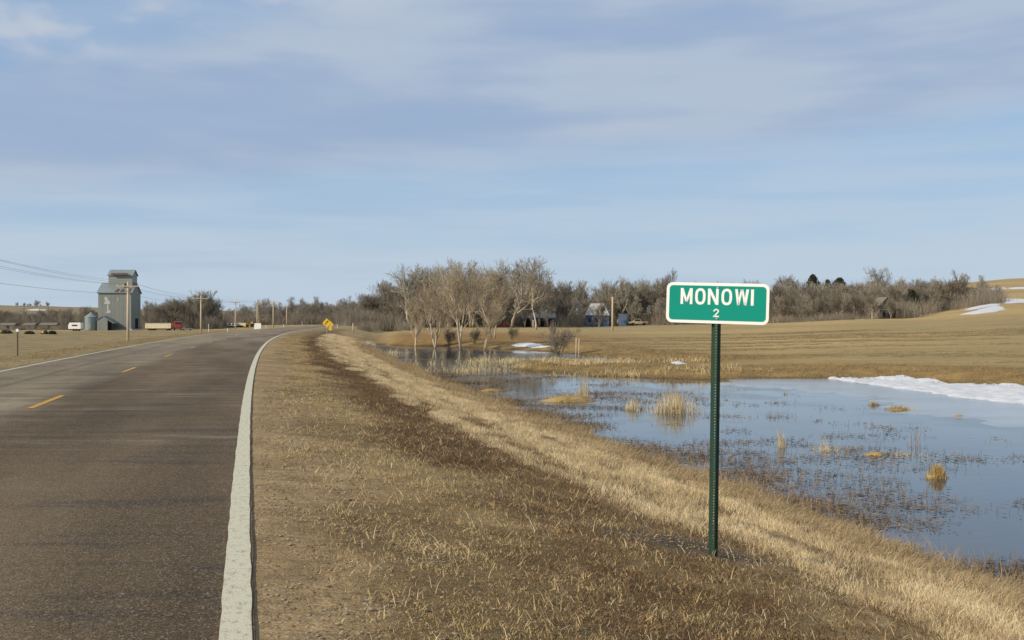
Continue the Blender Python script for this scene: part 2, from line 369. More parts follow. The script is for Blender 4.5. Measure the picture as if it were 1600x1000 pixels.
# ------------------------------------------------------------------ ground sheet
rr = np.concatenate([[0.0], np.geomspace(1.2, 6000, 455)])
fineA = np.arange(-52, 52.01, 0.26); backA = np.arange(56, 308, 4.0)
th = np.radians(np.concatenate([fineA, backA]))
RR, TT = np.meshgrid(rr, th, indexing='ij')
GX = RR*np.sin(TT); GY = RR*np.cos(TT); GZ = G(GX, GY)
nr, na = GX.shape
idx = np.arange(nr*na).reshape(nr, na)
nxt = np.roll(idx, -1, axis=1)
Q = np.stack([idx[:-1], idx[1:], nxt[1:], nxt[:-1]], -1).reshape(-1, 4)[:, ::-1]
Q = Q[:, ::-1]
V = np.stack([GX, GY, GZ], -1).reshape(-1, 3)
gme = np_mesh('ground', V, Q, M['ground'])
def tint(X, Y, Z):
    s = S(X, Y); d = sdf(X, Y)
    n = fbm(X*.6, Y*.6, 5); n2 = fbm(X*2.3+4, Y*2.3, 4); nf = fbm(X*.03, Y*.03, 4); nb = fbm(X*.011+3, Y*.011, 4)
    C = lambda *c: np.array(c)[None, :]
    def lp(a, b_, t_): return a+(b_-a)*t_[:, None]
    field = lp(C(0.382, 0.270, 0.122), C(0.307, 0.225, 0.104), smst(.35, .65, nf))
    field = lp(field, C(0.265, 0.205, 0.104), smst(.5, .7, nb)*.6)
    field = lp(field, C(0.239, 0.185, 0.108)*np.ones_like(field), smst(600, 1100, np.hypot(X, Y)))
    turf = lp(C(0.285, 0.198, 0.096), C(0.175, 0.118, 0.056), smst(.35, .65, n))
    dirt = lp(C(0.286, 0.195, 0.101), C(0.360, 0.250, 0.131), smst(.35, .65, n2))
    brown = lp(C(0.090, 0.050, 0.023), C(0.138, 0.082, 0.036), smst(.4, .65, n2))
    straw = lp(C(0.382, 0.270, 0.135), C(0.233, 0.150, 0.068), smst(.4, .7, n2))
    mat_ = lp(C(0.201, 0.130, 0.061), C(0.138, 0.082, 0.038), smst(.4, .7, n2))
    leftg = lp(C(0.275, 0.208, 0.105), C(0.205, 0.155, 0.080), smst(.35, .65, n))
    c = np.repeat(field, 1, 0)
    c = lp(c, leftg, ((s < -7) & (Y < 330)).astype(float)*(1-smst(250, 330, Y)))
    w_ = s + (n-.5)*1.6
    rs = np.zeros((len(X), 3)); rs[:] = dirt
    rs = lp(rs, turf, smst(.5, 1.3, w_+(n2-.5)*.8))
    rs = lp(rs, brown, smst(1.9, 3.1, w_)*(.55+.45*smst(.3, .6, n))*(.5+.5*smst(6, 13, Y)))
    rs = lp(rs, straw, smst(3.7, 4.5, w_))
    rs = lp(rs, mat_, smst(6.8, 7.8, w_))
    c = lp(c, rs, ((s > -1)*(1-smst(9.3, 11.5, s)))*(1-smst(120, 200, Y)))
    # orange-brown rough grass round the head of the pond
    head = smst(9, 14, s)*(1-smst(25, 60, d))*smst(100, 120, Y)*(1-smst(170, 200, Y))*(1-smst(0, 25, X))
    c = lp(c, C(0.237, 0.128, 0.043)*np.ones_like(c), head*.8)
    bankm = (1-smst(3, 11, d))*(d > -2)*(s > 9.5)
    c = lp(c, lp(C(0.273, 0.173, 0.061), C(0.196, 0.122, 0.045), smst(.4, .65, n2)), bankm*.75)
    wet = (1-smst(WATER-.0, WATER+.12, Z))*(s > 2)
    c = lp(c, C(0.041, 0.027, 0.013)*np.ones_like(c), wet*.85)
    # bare patch at the foot of the sign
    bp = np.exp(-(((X-1.55)/.85)**2+((Y-9.35)/.55)**2)**1.5)
    c = lp(c, C(0.101, 0.076, 0.049)*np.ones_like(c), np.clip(bp*1.2, 0, .9))
    g = np.clip((1-smst(.9, 1.9, w_))*(s > 0)+bp*.9, 0, 1)
    return c, g
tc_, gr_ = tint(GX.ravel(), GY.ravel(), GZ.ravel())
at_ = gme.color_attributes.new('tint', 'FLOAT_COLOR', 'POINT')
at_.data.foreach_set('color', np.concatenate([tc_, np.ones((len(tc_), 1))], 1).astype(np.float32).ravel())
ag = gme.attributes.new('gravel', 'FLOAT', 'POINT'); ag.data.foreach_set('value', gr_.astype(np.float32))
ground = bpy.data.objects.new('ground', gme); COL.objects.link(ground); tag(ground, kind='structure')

# ------------------------------------------------------------------ water
wm = bpy.data.materials.new('pond_water'); wm.use_nodes = True; t = wm.node_tree
b = t.nodes['Principled BSDF']; b.inputs['Base Color'].default_value = (0.040, 0.048, 0.056, 1)
b.inputs['IOR'].default_value = 1.45; b.inputs['Specular IOR Level'].default_value = 0.8
geo = nd(t, 'ShaderNodeNewGeometry'); pos = geo.outputs['Position']
wn = noise(t, mapv(t, pos, (1, 1.6, 1)), 2.2, 3, .5); wn2 = noise(t, pos, .25, 3, .5)
b.inputs['Roughness'].default_value = .04
t.links.new(mth(t, 'ADD', mth(t, 'MULTIPLY', sstep(t, wn2, .42, .6), .10), .03), b.inputs['Roughness'])
bn = nd(t, 'ShaderNodeBump'); bn.inputs['Strength'].default_value = 0.10; bn.inputs['Distance'].default_value = 0.02
t.links.new(wn, bn.inputs['Height']); t.links.new(bn.outputs[0], b.inputs['Normal'])
xs = np.linspace(-45, 60, 36); ysw = np.linspace(-12, 125, 46)
WX, WY = np.meshgrid(xs, ysw, indexing='ij')
wi = np.arange(WX.size).reshape(WX.shape)
WQ = np.stack([wi[:-1, :-1], wi[1:, :-1], wi[1:, 1:], wi[:-1, 1:]], -1).reshape(-1, 4)
ds = sdf(WX, WY)[...]; keep = []
cs = np.stack([ds[:-1, :-1], ds[1:, :-1], ds[1:, 1:], ds[:-1, 1:]], -1).reshape(-1, 4).min(1)
water = bpy.data.objects.new('pond_water', np_mesh('pond_water', np.stack([WX, WY, np.full(WX.shape, WATER)], -1).reshape(-1, 3), WQ[cs < 4], wm))
COL.objects.link(water); tag(water, kind='structure')

# draped sheets (snow, ice, gravel): an outline on the ground, its own thickness
def drape(name, outline, m, thick=0.08, step=0.6, wob=.3, on_water=False, base=0.01, seed=0, bumpy=0.03, world=False):
    P = np.array(outline if world else [(wat(*p) if on_water else hit(*p)) for p in outline])
    # densify the outline with a little wobble
    pts = []
    for i in range(len(P)):
        a, c_ = P[i], P[(i+1) % len(P)]; n = max(2, int(np.hypot(*(c_-a))/step))
        for k_ in range(n):
            q = a+(c_-a)*k_/n; nn = vn(q[0]*1.3/step*.6+seed*7, q[1]*1.3/step*.6)-.5
            e_ = (c_-a)/max(np.hypot(*(c_-a)), 1e-6); pts.append(q+np.array([-e_[1], e_[0]])*nn*wob*2)
    P = np.array(pts); cen = P.mean(0); n = len(P)
    lo, hi = P.min(0)-step, P.max(0)+step
    nx = int(np.clip((hi[0]-lo[0])/step, 6, 260)); ny = int(np.clip((hi[1]-lo[1])/step, 6, 160))
    gx, gy = np.meshgrid(np.linspace(lo[0], hi[0], nx), np.linspace(lo[1], hi[1], ny), indexing='ij')
    d = np.full(gx.shape, 1e9); ins = np.zeros(gx.shape, bool)
    for i in range(n):
        ax, ay = P[i]; bx, by = P[(i+1) % n]; ex, ey = bx-ax, by-ay
        tt = np.clip(((gx-ax)*ex+(gy-ay)*ey)/(ex*ex+ey*ey+1e-12), 0, 1); d = np.minimum(d, np.hypot(gx-ax-tt*ex, gy-ay-tt*ey))
        ins ^= ((ay > gy) != (by > gy)) & (gx < ex*(gy-ay)/(ey if ey else 1e-9)+ax)
    sd_ = np.where(ins, d, -d)
    g0 = np.maximum(G(gx, gy), WATER) if on_water != 'flat' else np.full(gx.shape, WATER)
    edge = max(step*1.2, .15)
    z = g0 + base + thick*np.sqrt(np.clip(sd_/edge, 0, 1)) + bumpy*(fbm(gx*3.1+seed, gy*3.1, 3)-.5)*np.clip(sd_/edge, 0, 1)
    z = np.where(sd_ < 0, g0-.04, z)
    ii = np.arange(gx.size).reshape(gx.shape)
    q = np.stack([ii[:-1, :-1], ii[1:, :-1], ii[1:, 1:], ii[:-1, 1:]], -1).reshape(-1, 4)
    k_ = sd_.ravel()[q].max(1) > 0
    if not k_.any(): return None
    me = np_mesh(name, np.stack([gx, gy, z], -1).reshape(-1, 3), q[k_], m)
    o = bpy.data.objects.new(name, me); COL.objects.link(o); return o
snowm = mat('old_snow', (0.56, 0.56, 0.58), 0.7, 0.24, 1.6, 1.0, 6.0)
icem = mat('pond_ice', (0.27, 0.28, 0.29), 0.16, 0.34, 0.45, 0.05, 8.0, spec=.5, streak=(.5, 1.6, 1))
o = drape('pond_ice', [(1130,592.5),(1290,590.5),(1450,594),(1600,604),(1800,622),(1800,690),(1600,668),(1500,655),(1440,648),(1385,640),(1340,622),(1230,611),(1120,600)], icem, .015, .5, .9, 'flat', .012, bumpy=.006)
tag(o, kind='structure')
o = drape('snow_bank', [(1290,592),(1312,590),(1325,592.5),(1345,591.5),(1385,590.5),(1412,589),(1430,593),(1465,594),(1480,601),(1515,602),(1560,600),(1600,605),(1800,618),(1800,650),(1600,634),(1520,625),(1440,613),(1370,603),(1320,596)], snowm, .06, .22, .25, False, .02, bumpy=.26)
tag(o, 'white snow bank lying along the far edge of the pond ice', 'snow bank')
for i, (nm, lab, ol) in enumerate([
    ('snow_patch', 'small white snow patch at the left head of the pond', [(560,536),(575,533.5),(586,536),(584,540),(570,540)]),
    ('snow_patch', 'white snow patch on the pond shore beside the bushy snag', [(800,540),(812,537),(825,536.5),(842,538.5),(855,541.5),(848,542.5),(822,542.5),(808,541.5)]),
    ('snow_patch', 'tiny snow remnant on the narrow backwater left of the sign', [(1050,567.5),(1062,566),(1071,568),(1060,570)]),
    ('snow_patch', 'lowest and widest snow patch on the right hillside', [(1500,492),(1530,484.5),(1556,477.5),(1565,480),(1562,486),(1545,488.5),(1520,491)]),
    ('snow_patch', 'thin snow streak above the lowest hillside patch', [(1512,482),(1530,478),(1550,474.5),(1562,475),(1545,479),(1520,484)]),
    ('snow_patch', 'snow streak on the right hillside at mid height running out of frame', [(1546,467.5),(1570,466.5),(1600,468),(1640,470),(1640,474.5),(1600,472.5),(1575,474),(1560,470)]),
    ('snow_patch', 'small snow streak between the trees on the right hillside', [(1494,467),(1508,465.5),(1522,468),(1522,471.5),(1505,471)]),
    ('snow_patch', 'upper snow streak on the right hillside near the crest', [(1522,452.5),(1545,450.5),(1569,448.8),(1569,452.5),(1545,455),(1528,455)]),
    ('snow_patch', 'highest snow streak on the right hillside at the frame edge', [(1577,450),(1600,448.5),(1640,447),(1640,451),(1600,451.5),(1582,452)]),
    ('snow_patch', 'distant snow patch on the far left hill above the trees', [(50,483.8),(56,483),(66,483.6),(62,484.6),(54,484.7)])]):
    o = drape(nm, ol, snowm, .06 if i < 3 else .14, .35 if i < 3 else (1.2 if i < 9 else 6), .2 if i < 3 else .7, False, .06 if i < 9 else .6, seed=i)
    if o: tag(o, lab, 'snow', 'snow patches')

# ------------------------------------------------------------------ road
rm = bpy.data.materials.new('asphalt'); rm.use_nodes = True; t = rm.node_tree
b = t.nodes['Principled BSDF']; b.inputs['Specular IOR Level'].default_value = 0.08
uv = nd(t, 'ShaderNodeUVMap'); uv.uv_map = 'road'; u = uv.outputs[0]
sp = nd(t, 'ShaderNodeSeparateXYZ'); t.links.new(u, sp.inputs[0]); su, sv = sp.outputs[0], sp.outputs[1]
geo = nd(t, 'ShaderNodeNewGeometry'); pos = geo.outputs['Position']
g1 = noise(t, pos, 120, 5, .75); g2 = noise(t, pos, 30, 4, .7)
vo = nd(t, 'ShaderNodeTexVoronoi'); vo.inputs['Scale'].default_value = 95; t.links.new(pos, vo.inputs['Vector'])
lg = noise(t, mapv(t, u, (1.1, .05, 1)), 1.0, 5, .6)      # long streaks along the lane
pt = noise(t, mapv(t, u, (.35, 1.5, 1), (3, 0, 0)), 1.0, 5, .62)       # transverse patches
bgn = noise(t, mapv(t, u, (.5, .09, 1)), 1.0, 4, .55)
lane = sstep(t, mth(t, 'ADD', su, mth(t, 'MULTIPLY', mth(t, 'SUBTRACT', lg, .5), .9)), -4.15, -3.3)      # 0 = far lane
c = mixc(t, lane, (.205, .165, .112), (.116, .083, .050))
trk = mth(t, 'SUBTRACT', 1.0, sstep(t, mth(t, 'ABSOLUTE', mth(t, 'SUBTRACT', mth(t, 'ADD', su, mth(t, 'MULTIPLY', mth(t, 'SUBTRACT', lg, .5), .5)), -1.7)), .2, .95))
c = mixc(t, mth(t, 'MULTIPLY', trk, .55), c, (.135, .098, .060))
pm = mth(t, 'MULTIPLY', sstep(t, pt, .55, .72), mth(t, 'MULTIPLY', sstep(t, sv, 8, 14), mth(t, 'SUBTRACT', 1.0, sstep(t, sv, 30, 50))))
c = mixc(t, mth(t, 'MULTIPLY', pm, .8), c, (.22, .19, .155))
dk = mth(t, 'MULTIPLY', sstep(t, mth(t, 'SUBTRACT', 1.0, pt), .50, .64), .6)
c = mixc(t, dk, c, (.060, .050, .042))
seam = mth(t, 'SUBTRACT', 1.0, sstep(t, mth(t, 'ABSOLUTE', mth(t, 'SUBTRACT', mth(t, 'ADD', su, mth(t, 'MULTIPLY', mth(t, 'SUBTRACT', lg, .5), .35)), -5.6)), .02, .16))
c = mixc(t, mth(t, 'MULTIPLY', seam, .5), c, (.075, .066, .058))
c = mixc(t, mth(t, 'MULTIPLY', sstep(t, sv, 25, 90), .55), c, (.245, .198, .145))  # far asphalt lightens: grazing-angle sheen painted into the base colour
vcs = nd(t, 'ShaderNodeSeparateColor'); t.links.new(vo.outputs['Color'], vcs.inputs[0])
f = mth(t, 'ADD', mth(t, 'MULTIPLY', mth(t, 'SUBTRACT', g1, .5), 2.2), mth(t, 'ADD', mth(t, 'MULTIPLY', vcs.outputs[0], .8), .6))
f = mth(t, 'MULTIPLY', f, mth(t, 'ADD', mth(t, 'MULTIPLY', mth(t, 'SUBTRACT', g2, .5), .9), 1.0))
f = mth(t, 'MULTIPLY', f, mth(t, 'ADD', mth(t, 'MULTIPLY', mth(t, 'SUBTRACT', bgn, .5), 1.9), 1.0))
sc = nd(t, 'ShaderNodeVectorMath', operation='SCALE'); t.links.new(c, sc.inputs[0]); t.links.new(f, sc.inputs['Scale'])
chip = mth(t, 'MULTIPLY', sstep(t, vcs.outputs[1], .86, .95), .6)
c = mixc(t, chip, sc.outputs[0], (.30, .25, .19))
t.links.new(c, b.inputs['Base Color']); b.inputs['Roughness'].default_value = .85
bn = nd(t, 'ShaderNodeBump'); bn.inputs['Strength'].default_value = .6; bn.inputs['Distance'].default_value = .008
t.links.new(mth(t, 'ADD', g1, vo.outputs['Distance']), bn.inputs['Height']); t.links.new(bn.outputs[0], b.inputs['Normal'])

def strip(name, s0, s1, y0, y1, z, m, parent=None, dy=1.0, skirt=0.0, ns=1, jag=0.0):
    n = max(2, int((y1-y0)/dy)+1); Y = np.linspace(y0, y1, n); sl_ = SLP(Y); q = np.sqrt(1+sl_**2)
    cols = [s0+(s1-s0)*i/ns for i in range(ns+1)]
    vs = []; 
    for i_, s_ in enumerate(cols):
        j = np.zeros(n)
        if jag and i_ in (0, ns): j = (fbm(Y*3.1+s0*11+i_*5, Y*0+2.2, 3)-.5)*jag*2
        ss = s_+j
        # move square to the line
        vs.append(np.stack([XL(Y)+ss/q, Y-ss*sl_/q*0, np.full(n, z)], -1))
        vs[-1][:, 0] = XL(Y)+ss*q
    arr = np.stack(vs, 1); uvs = np.stack([np.repeat(np.array(cols)[None, :], n, 0), np.repeat((Y*1.0)[:, None], ns+1, 1)], -1)
    if skirt:
        a = arr[:, :1].copy(); a[..., 2] -= skirt; a[..., 0] -= skirt*.3; b_ = arr[:, -1:].copy(); b_[..., 2] -= skirt; b_[..., 0] += skirt*.3
        arr = np.concatenate([a, arr, b_], 1); uvs = np.concatenate([uvs[:, :1], uvs, uvs[:, -1:]], 1)
    k_ = arr.shape[1]; ii = np.arange(n*k_).reshape(n, k_)
    q_ = np.stack([ii[:-1, :-1], ii[:-1, 1:], ii[1:, 1:], ii[1:, :-1]], -1).reshape(-1, 4)
    me = np_mesh(name, arr.reshape(-1, 3), q_, m, smooth=False)
    ul = me.uv_layers.new(name='road'); fl = uvs.reshape(-1, 2)[q_.ravel()].astype(np.float32); ul.data.foreach_set('uv', fl.ravel())
    o = bpy.data.objects.new(name, me); COL.objects.link(o)
    if parent: o.parent = parent
    return o
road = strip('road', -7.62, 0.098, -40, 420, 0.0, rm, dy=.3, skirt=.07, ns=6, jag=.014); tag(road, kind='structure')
def paint(name, col, wear):
    m = bpy.data.materials.new(name); m.use_nodes = True; t = m.node_tree; b = t.nodes['Principled BSDF']
    b.inputs['Roughness'].default_value = .7; b.inputs['Specular IOR Level'].default_value = .25
    uv = nd(t, 'ShaderNodeUVMap'); uv.uv_map = 'road'
    geo = nd(t, 'ShaderNodeNewGeometry'); pos = geo.outputs['Position']
    n1 = noise(t, pos, 110, 5, .7); n2 = noise(t, mapv(t, uv.outputs[0], (9, 6, 1)), 2.0, 5, .7); n3 = noise(t, mapv(t, uv.outputs[0], (.6, 9, 1)), 1.0, 3, .7)
    crack = mth(t, 'MULTIPLY', sstep(t, n3, .72, .76), .5)
    f = mth(t, 'ADD', mth(t, 'MULTIPLY', mth(t, 'SUBTRACT', n1, .5), .9), mth(t, 'ADD', mth(t, 'MULTIPLY', mth(t, 'SUBTRACT', n2, .5), .55), 1.0))
    sc = nd(t, 'ShaderNodeVectorMath', operation='SCALE'); sc.inputs[0].default_value = col; t.links.new(f, sc.inputs['Scale'])
    holes = mth(t, 'MAXIMUM', mth(t, 'MULTIPLY', sstep(t, mth(t, 'ADD', mth(t, 'MULTIPLY', n1, .6), mth(t, 'MULTIPLY', n2, .5)), .575-wear*.1, .68-wear*.1), .7), crack)
    t.links.new(mixc(t, holes, sc.outputs[0], (.12, .105, .09)), b.inputs['Base Color'])
    bn = nd(t, 'ShaderNodeBump'); bn.inputs['Strength'].default_value = .5; bn.inputs['Distance'].default_value = .006
    t.links.new(n1, bn.inputs['Height']); t.links.new(bn.outputs[0], b.inputs['Normal'])
    return m
lm = paint('white_line_paint', (.57, .53, .39), .3); ym = paint('yellow_line_paint', (.62, .33, .02), .7)
strip('edge_line', -.075, .083, -10, 330, .005, lm, road, dy=.12, skirt=.004, jag=.009)
strip('edge_line', -7.38, -7.25, -10, 330, .005, lm, road, dy=.5, jag=.01)
y0 = 17.8
ks = list(range(-2, 18))
for k_ in ks:
    ya = y0+k_*12.2*.972
    strip('centre_dash', -3.76, -3.64, ya, ya+2.95, .005, ym, road, dy=.3, jag=.008)

# ------------------------------------------------------------------ grass (stuff: scattered tufts on the ground)
def tuft_mesh(name, seed, n, rad, h0, h1, w_, lean, m, curve=.5, dirn=None, flat=0.0):
    rng = np.random.RandomState(seed); V = []; Fc = []; sh = []
    for i in range(n):
        a = rng.rand()*2*math.pi; r = rad*math.sqrt(rng.rand()); x, y = r*math.cos(a), r*math.sin(a)
        h = h0+(h1-h0)*rng.rand(); la = rng.rand()*2*math.pi if dirn is None else dirn+rng.randn()*.6
        ln = lean*(.3+rng.rand()); dx_, dy_ = math.cos(la), math.sin(la); fa = rng.rand()*math.pi
        wx, wy = math.cos(fa)*w_*(.6+.8*rng.rand()), math.sin(fa)*w_
        h *= (1-flat*rng.rand()); base_ = len(V); L_ = h
        up1 = math.cos(ln*.6); o1 = math.sin(ln*.6); up2 = math.cos(ln*(1+curve)); o2 = math.sin(ln*(1+curve))
        z0 = -.01
        p0 = np.array([x, y, z0]); p1 = p0+np.array([dx_*o1, dy_*o1, up1])*L_*.5; p2 = p1+np.array([dx_*o2, dy_*o2, max(up2, .05)])*L_*.5
        ww = np.array([wx, wy, 0])/2
        V += [p0-ww, p0+ww, p1+ww*.8, p1-ww*.8, p2]
        Fc += [(base_, base_+1, base_+2), (base_, base_+2, base_+3), (base_+3, base_+2, base_+4)]
        sh += [rng.rand()]*5
    me = np_mesh(name, np.array(V), np.array(Fc), m, smooth=False)
    a_ = me.attributes.new('shade', 'FLOAT', 'POINT'); a_.data.foreach_set('value', np.array(sh, dtype=np.float32))
    return me
def scatter(name, pts, meshes, rot, scl, kind_label=None):
    """one object of kind stuff; its points carry tufts chosen from a few meshes"""
    c = bpy.data.collections.new(name+'_tufts')
    for i, me in enumerate(meshes):
        c.objects.link(bpy.data.objects.new('%s_%02d' % (name, i), me))
    me = bpy.data.meshes.new(name); n = len(pts)
    me.vertices.add(n); me.vertices.foreach_set('co', np.asarray(pts, dtype=np.float32).ravel())
    for nm_, dat in (('rot', rot), ('scl', scl)):
        a = me.attributes.new(nm_, 'FLOAT_VECTOR', 'POINT'); a.data.foreach_set('vector', np.asarray(dat, dtype=np.float32).ravel())
    o = bpy.data.objects.new(name, me); COL.objects.link(o); tag(o, kind='stuff')
    if kind_label: o['label'] = kind_label
    g = bpy.data.node_groups.new(name, 'GeometryNodeTree')
    g.interface.new_socket('Geometry', in_out='INPUT', socket_type='NodeSocketGeometry')
    g.interface.new_socket('Geometry', in_out='OUTPUT', socket_type='NodeSocketGeometry')
    gi = g.nodes.new('NodeGroupInput'); go = g.nodes.new('NodeGroupOutput')
    ip = g.nodes.new('GeometryNodeInstanceOnPoints'); ci = g.nodes.new('GeometryNodeCollectionInfo')
    ci.inputs['Collection'].default_value = c; ci.inputs['Separate Children'].default_value = True; ci.inputs['Reset Children'].default_value = True
    def na(nm_):
        x = g.nodes.new('GeometryNodeInputNamedAttribute'); x.data_type = 'FLOAT_VECTOR'; x.inputs['Name'].default_value = nm_; return x.outputs[0]
    er = g.nodes.new('FunctionNodeEulerToRotation'); g.links.new(na('rot'), er.inputs[0])
    rv = g.nodes.new('FunctionNodeRandomValue'); rv.data_type = 'INT'; rv.inputs['Max'].default_value = len(meshes)-1
    for s_ in rv.inputs:
        if s_.name == 'Min' and s_.type == 'INT': s_.default_value = 0
        if s_.name == 'Max' and s_.type == 'INT': s_.default_value = len(meshes)-1
    out_i = [s_ for s_ in rv.outputs if s_.type == 'INT'][0]
    ip.inputs['Pick Instance'].default_value = True
    g.links.new(gi.outputs[0], ip.inputs['Points']); g.links.new(ci.outputs[0], ip.inputs['Instance'])
    g.links.new(out_i, ip.inputs['Instance Index']); g.links.new(er.outputs[0], ip.inputs['Rotation']); g.links.new(na('scl'), ip.inputs['Scale'])
    g.links.new(ip.outputs[0], go.inputs[0])
    md = o.modifiers.new('scatter', 'NODES'); md.node_group = g
    return o
RNG = np.random.RandomState(11)
def sow(s0, s1, ya, yb, dens, grow=45.0, far_k=1.0):
    """random points between two distances from the edge line; density thins and tufts widen with distance"""
    out = []; segs = np.geomspace(ya, yb, 24)
    for a, c_ in zip(segs[:-1], segs[1:]):
        k_ = 1+((a+c_)/2)/grow; n = int((s1-s0)*(c_-a)*dens/k_**2*far_k)
        Y = a+(c_-a)*RNG.rand(n); s_ = s0+(s1-s0)*RNG.rand(n); X = XL(Y)+s_*np.sqrt(1+SLP(Y)**2)
        out.append(np.stack([X, Y, s_, np.full(n, k_)], -1))
    return np.concatenate(out)
def visible(P, m=.06):
    return (P[:, 1] > 2.2) & (np.abs(P[:, 0]) < (.5096+m)*P[:, 1]+.8)
def place(name, P, meshes, hs=1.0, zoff=0.0, lab=None, rz=None):
    P = P[visible(P)]; z = G(P[:, 0], P[:, 1])+zoff; n = len(P); k_ = P[:, 3]
    rot = np.zeros((n, 3)); rot[:, 2] = RNG.rand(n)*2*math.pi if rz is None else rz+RNG.randn(n)*.35
    v_ = .75+.5*RNG.rand(n); hf = np.ones(n)*hs
    scl = np.stack([k_*v_, k_*v_, v_*hf*(1+.25*(k_-1))], -1)
    o = scatter(name, np.stack([P[:, 0], P[:, 1], z], -1), meshes, rot, scl, lab); print(name, n); return o
g_turf = grassmat('turf_blade', (.30, .205, .090), (.74, .56, .29))
g_brown = grassmat('brown_thatch', (.085, .048, .022), (.30, .19, .095))
g_straw = grassmat('straw_blade', (.42, .30, .155), (.92, .77, .50), trans=.3)
g_matt = grassmat('matted_blade', (.22, .150, .075), (.60, .455, .26))
g_bank = grassmat('far_bank_blade', (.20, .145, .075), (.36, .27, .145))
g_olive = grassmat('left_turf_blade', (.24, .170, .082), (.44, .335, .17))
g_reed = grassmat('reed_stem', (.42, .31, .15), (.78, .64, .38), trans=.3)
g_gold = grassmat('gold_sedge', (.30, .19, .065), (.66, .48, .20), trans=.3)
g_debris = grassmat('floating_leaf', (.06, .040, .024), (.30, .21, .12), trans=.05)

turfs = [tuft_mesh('turf', 10+i, 34, .13, .014, .044, .0037, 1.05, g_turf, .5) for i in range(5)]
browns = [tuft_mesh('thatch', 30+i, 34, .14, .02, .065, .0042, 1.3, g_brown, .35) for i in range(4)]
straws = [tuft_mesh('straw', 50+i, 44, .12, .04, .125, .0044, .55, g_straw, .8) for i in range(6)]
longs = [tuft_mesh('straw_long', 70+i, 22, .12, .08, .17, .0042, .9, g_matt, .7) for i in range(4)]
matts = [tuft_mesh('matted', 80+i, 38, .16, .07, .20, .0042, 1.2, g_matt, .45, dirn=-.5) for i in range(5)]
litter = [tuft_mesh('litter', 95+i, 9, .20, .03, .10, .0038, 1.50, g_turf if i % 2 else g_straw, .02) for i in range(5)]
fringe = [tuft_mesh('fringe', 100+i, 16, .12, .18, .42, .0045, .45, g_matt, .7) for i in range(4)]

P = sow(.25, 4.8, 2.6, 95, 165, grow=28); n_ = fbm(P[:, 0]*.6, P[:, 1]*.6, 4); n2_ = fbm(P[:, 0]*2.3+9, P[:, 1]*2.3, 3)
sn = P[:, 2]+(n_-.5)*1.6
pr = smst(.35, 1.2, sn+(n2_-.5))*(1-smst(3.6, 4.6, sn))*(1-np.clip(.30+.60*smst(7, 15, P[:, 1]), 0, .93)*smst(1.7, 2.7, sn))*(.35+.65*smst(.35, .6, n2_))
bare = np.exp(-(((P[:, 0]-1.55)/.9)**2+((P[:, 1]-9.35)/.6)**2)**1.5)
place('turf_grass', P[(RNG.rand(len(P)) < pr) & (bare < .4)], turfs, lab='short dry tan grass on the road shoulder')
P = sow(1.5, 6.2, 2.6, 95, 120, grow=35); n_ = fbm(P[:, 0]*.6, P[:, 1]*.6, 4); sn = P[:, 2]+(n_-.5)*1.6
bare = np.exp(-(((P[:, 0]-1.55)/.9)**2+((P[:, 1]-9.35)/.6)**2)**1.5)
pr = smst(1.7, 2.9, sn)*(1-smst(4.3, 5.6, sn))
place('brown_thatch', P[(RNG.rand(len(P)) < pr) & (bare < .5)], browns, lab='dark brown matted dead grass in the hollow of the verge')
def strawmask(P):
    n_ = fbm(P[:, 0]*.6, P[:, 1]*.6, 4); nq = fbm(P[:, 0]*1.7+8, P[:, 1]*1.7, 3)
    edge = np.interp(P[:, 1], [5, 9, 14, 25, 60], [4.9, 4.3, 3.7, 3.5, 3.3])
    sn = P[:, 2]+(n_-.5)*1.0
    rows = .5+.5*np.sin((P[:, 2]*5.2)+fbm(P[:, 0]*.5, P[:, 1]*.25, 3)*9)
    dens_ = (.06+.94*smst(.22, .6, rows))*(.35+.65*smst(.34, .55, nq))
    bare = np.exp(-(((P[:, 0]-1.55)/.9)**2+((P[:, 1]-9.35)/.6)**2)**1.5)
    return smst(0, .5, sn-edge)*(1-smst(6.9, 7.8, sn))*dens_*(bare < .35)
P = sow(3.0, 8.0, 3.0, 130, 150, grow=55)
place('straw_grass', P[RNG.rand(len(P)) < strawmask(P)], straws, lab='bright upright straw grass on the embankment')
P = sow(3.6, 8.6, 3.0, 110, 26); n_ = fbm(P[:, 0]*.9+3, P[:, 1]*.9, 3)
place('rank_grass', P[RNG.rand(len(P)) < smst(.4, .6, n_)*strawmask(P)**.3], longs, lab='longer leaning dead grass among the straw')
P = sow(6.2, 9.5, 4.0, 130, 85); n_ = fbm(P[:, 0]*.6, P[:, 1]*.6, 4); sn = P[:, 2]+(n_-.5)*1.4
P = P[RNG.rand(len(P)) < smst(6.3, 7.3, sn)]; P = P[G(P[:, 0], P[:, 1]) > WATER-.05]
place('matted_grass', P, matts, rz=0.0, lab='brown grass laid flat down the bank to the water')
P = sow(7.6, 9.6, 5.0, 110, 16); n_ = fbm(P[:, 0]*.9, P[:, 1]*.9, 3); zz = G(P[:, 0], P[:, 1])
P = P[(zz > WATER-.10) & (zz < WATER+.30) & (RNG.rand(len(P)) < smst(.45, .6, n_))]
place('bank_fringe', P, fringe, lab='wispy dead grass along the near waterline')
P = sow(.5, 5.4, 2.6, 22, 26, grow=30); place('straw_litter', P, litter, zoff=.012, lab='loose pale straws lying on the shoulder')
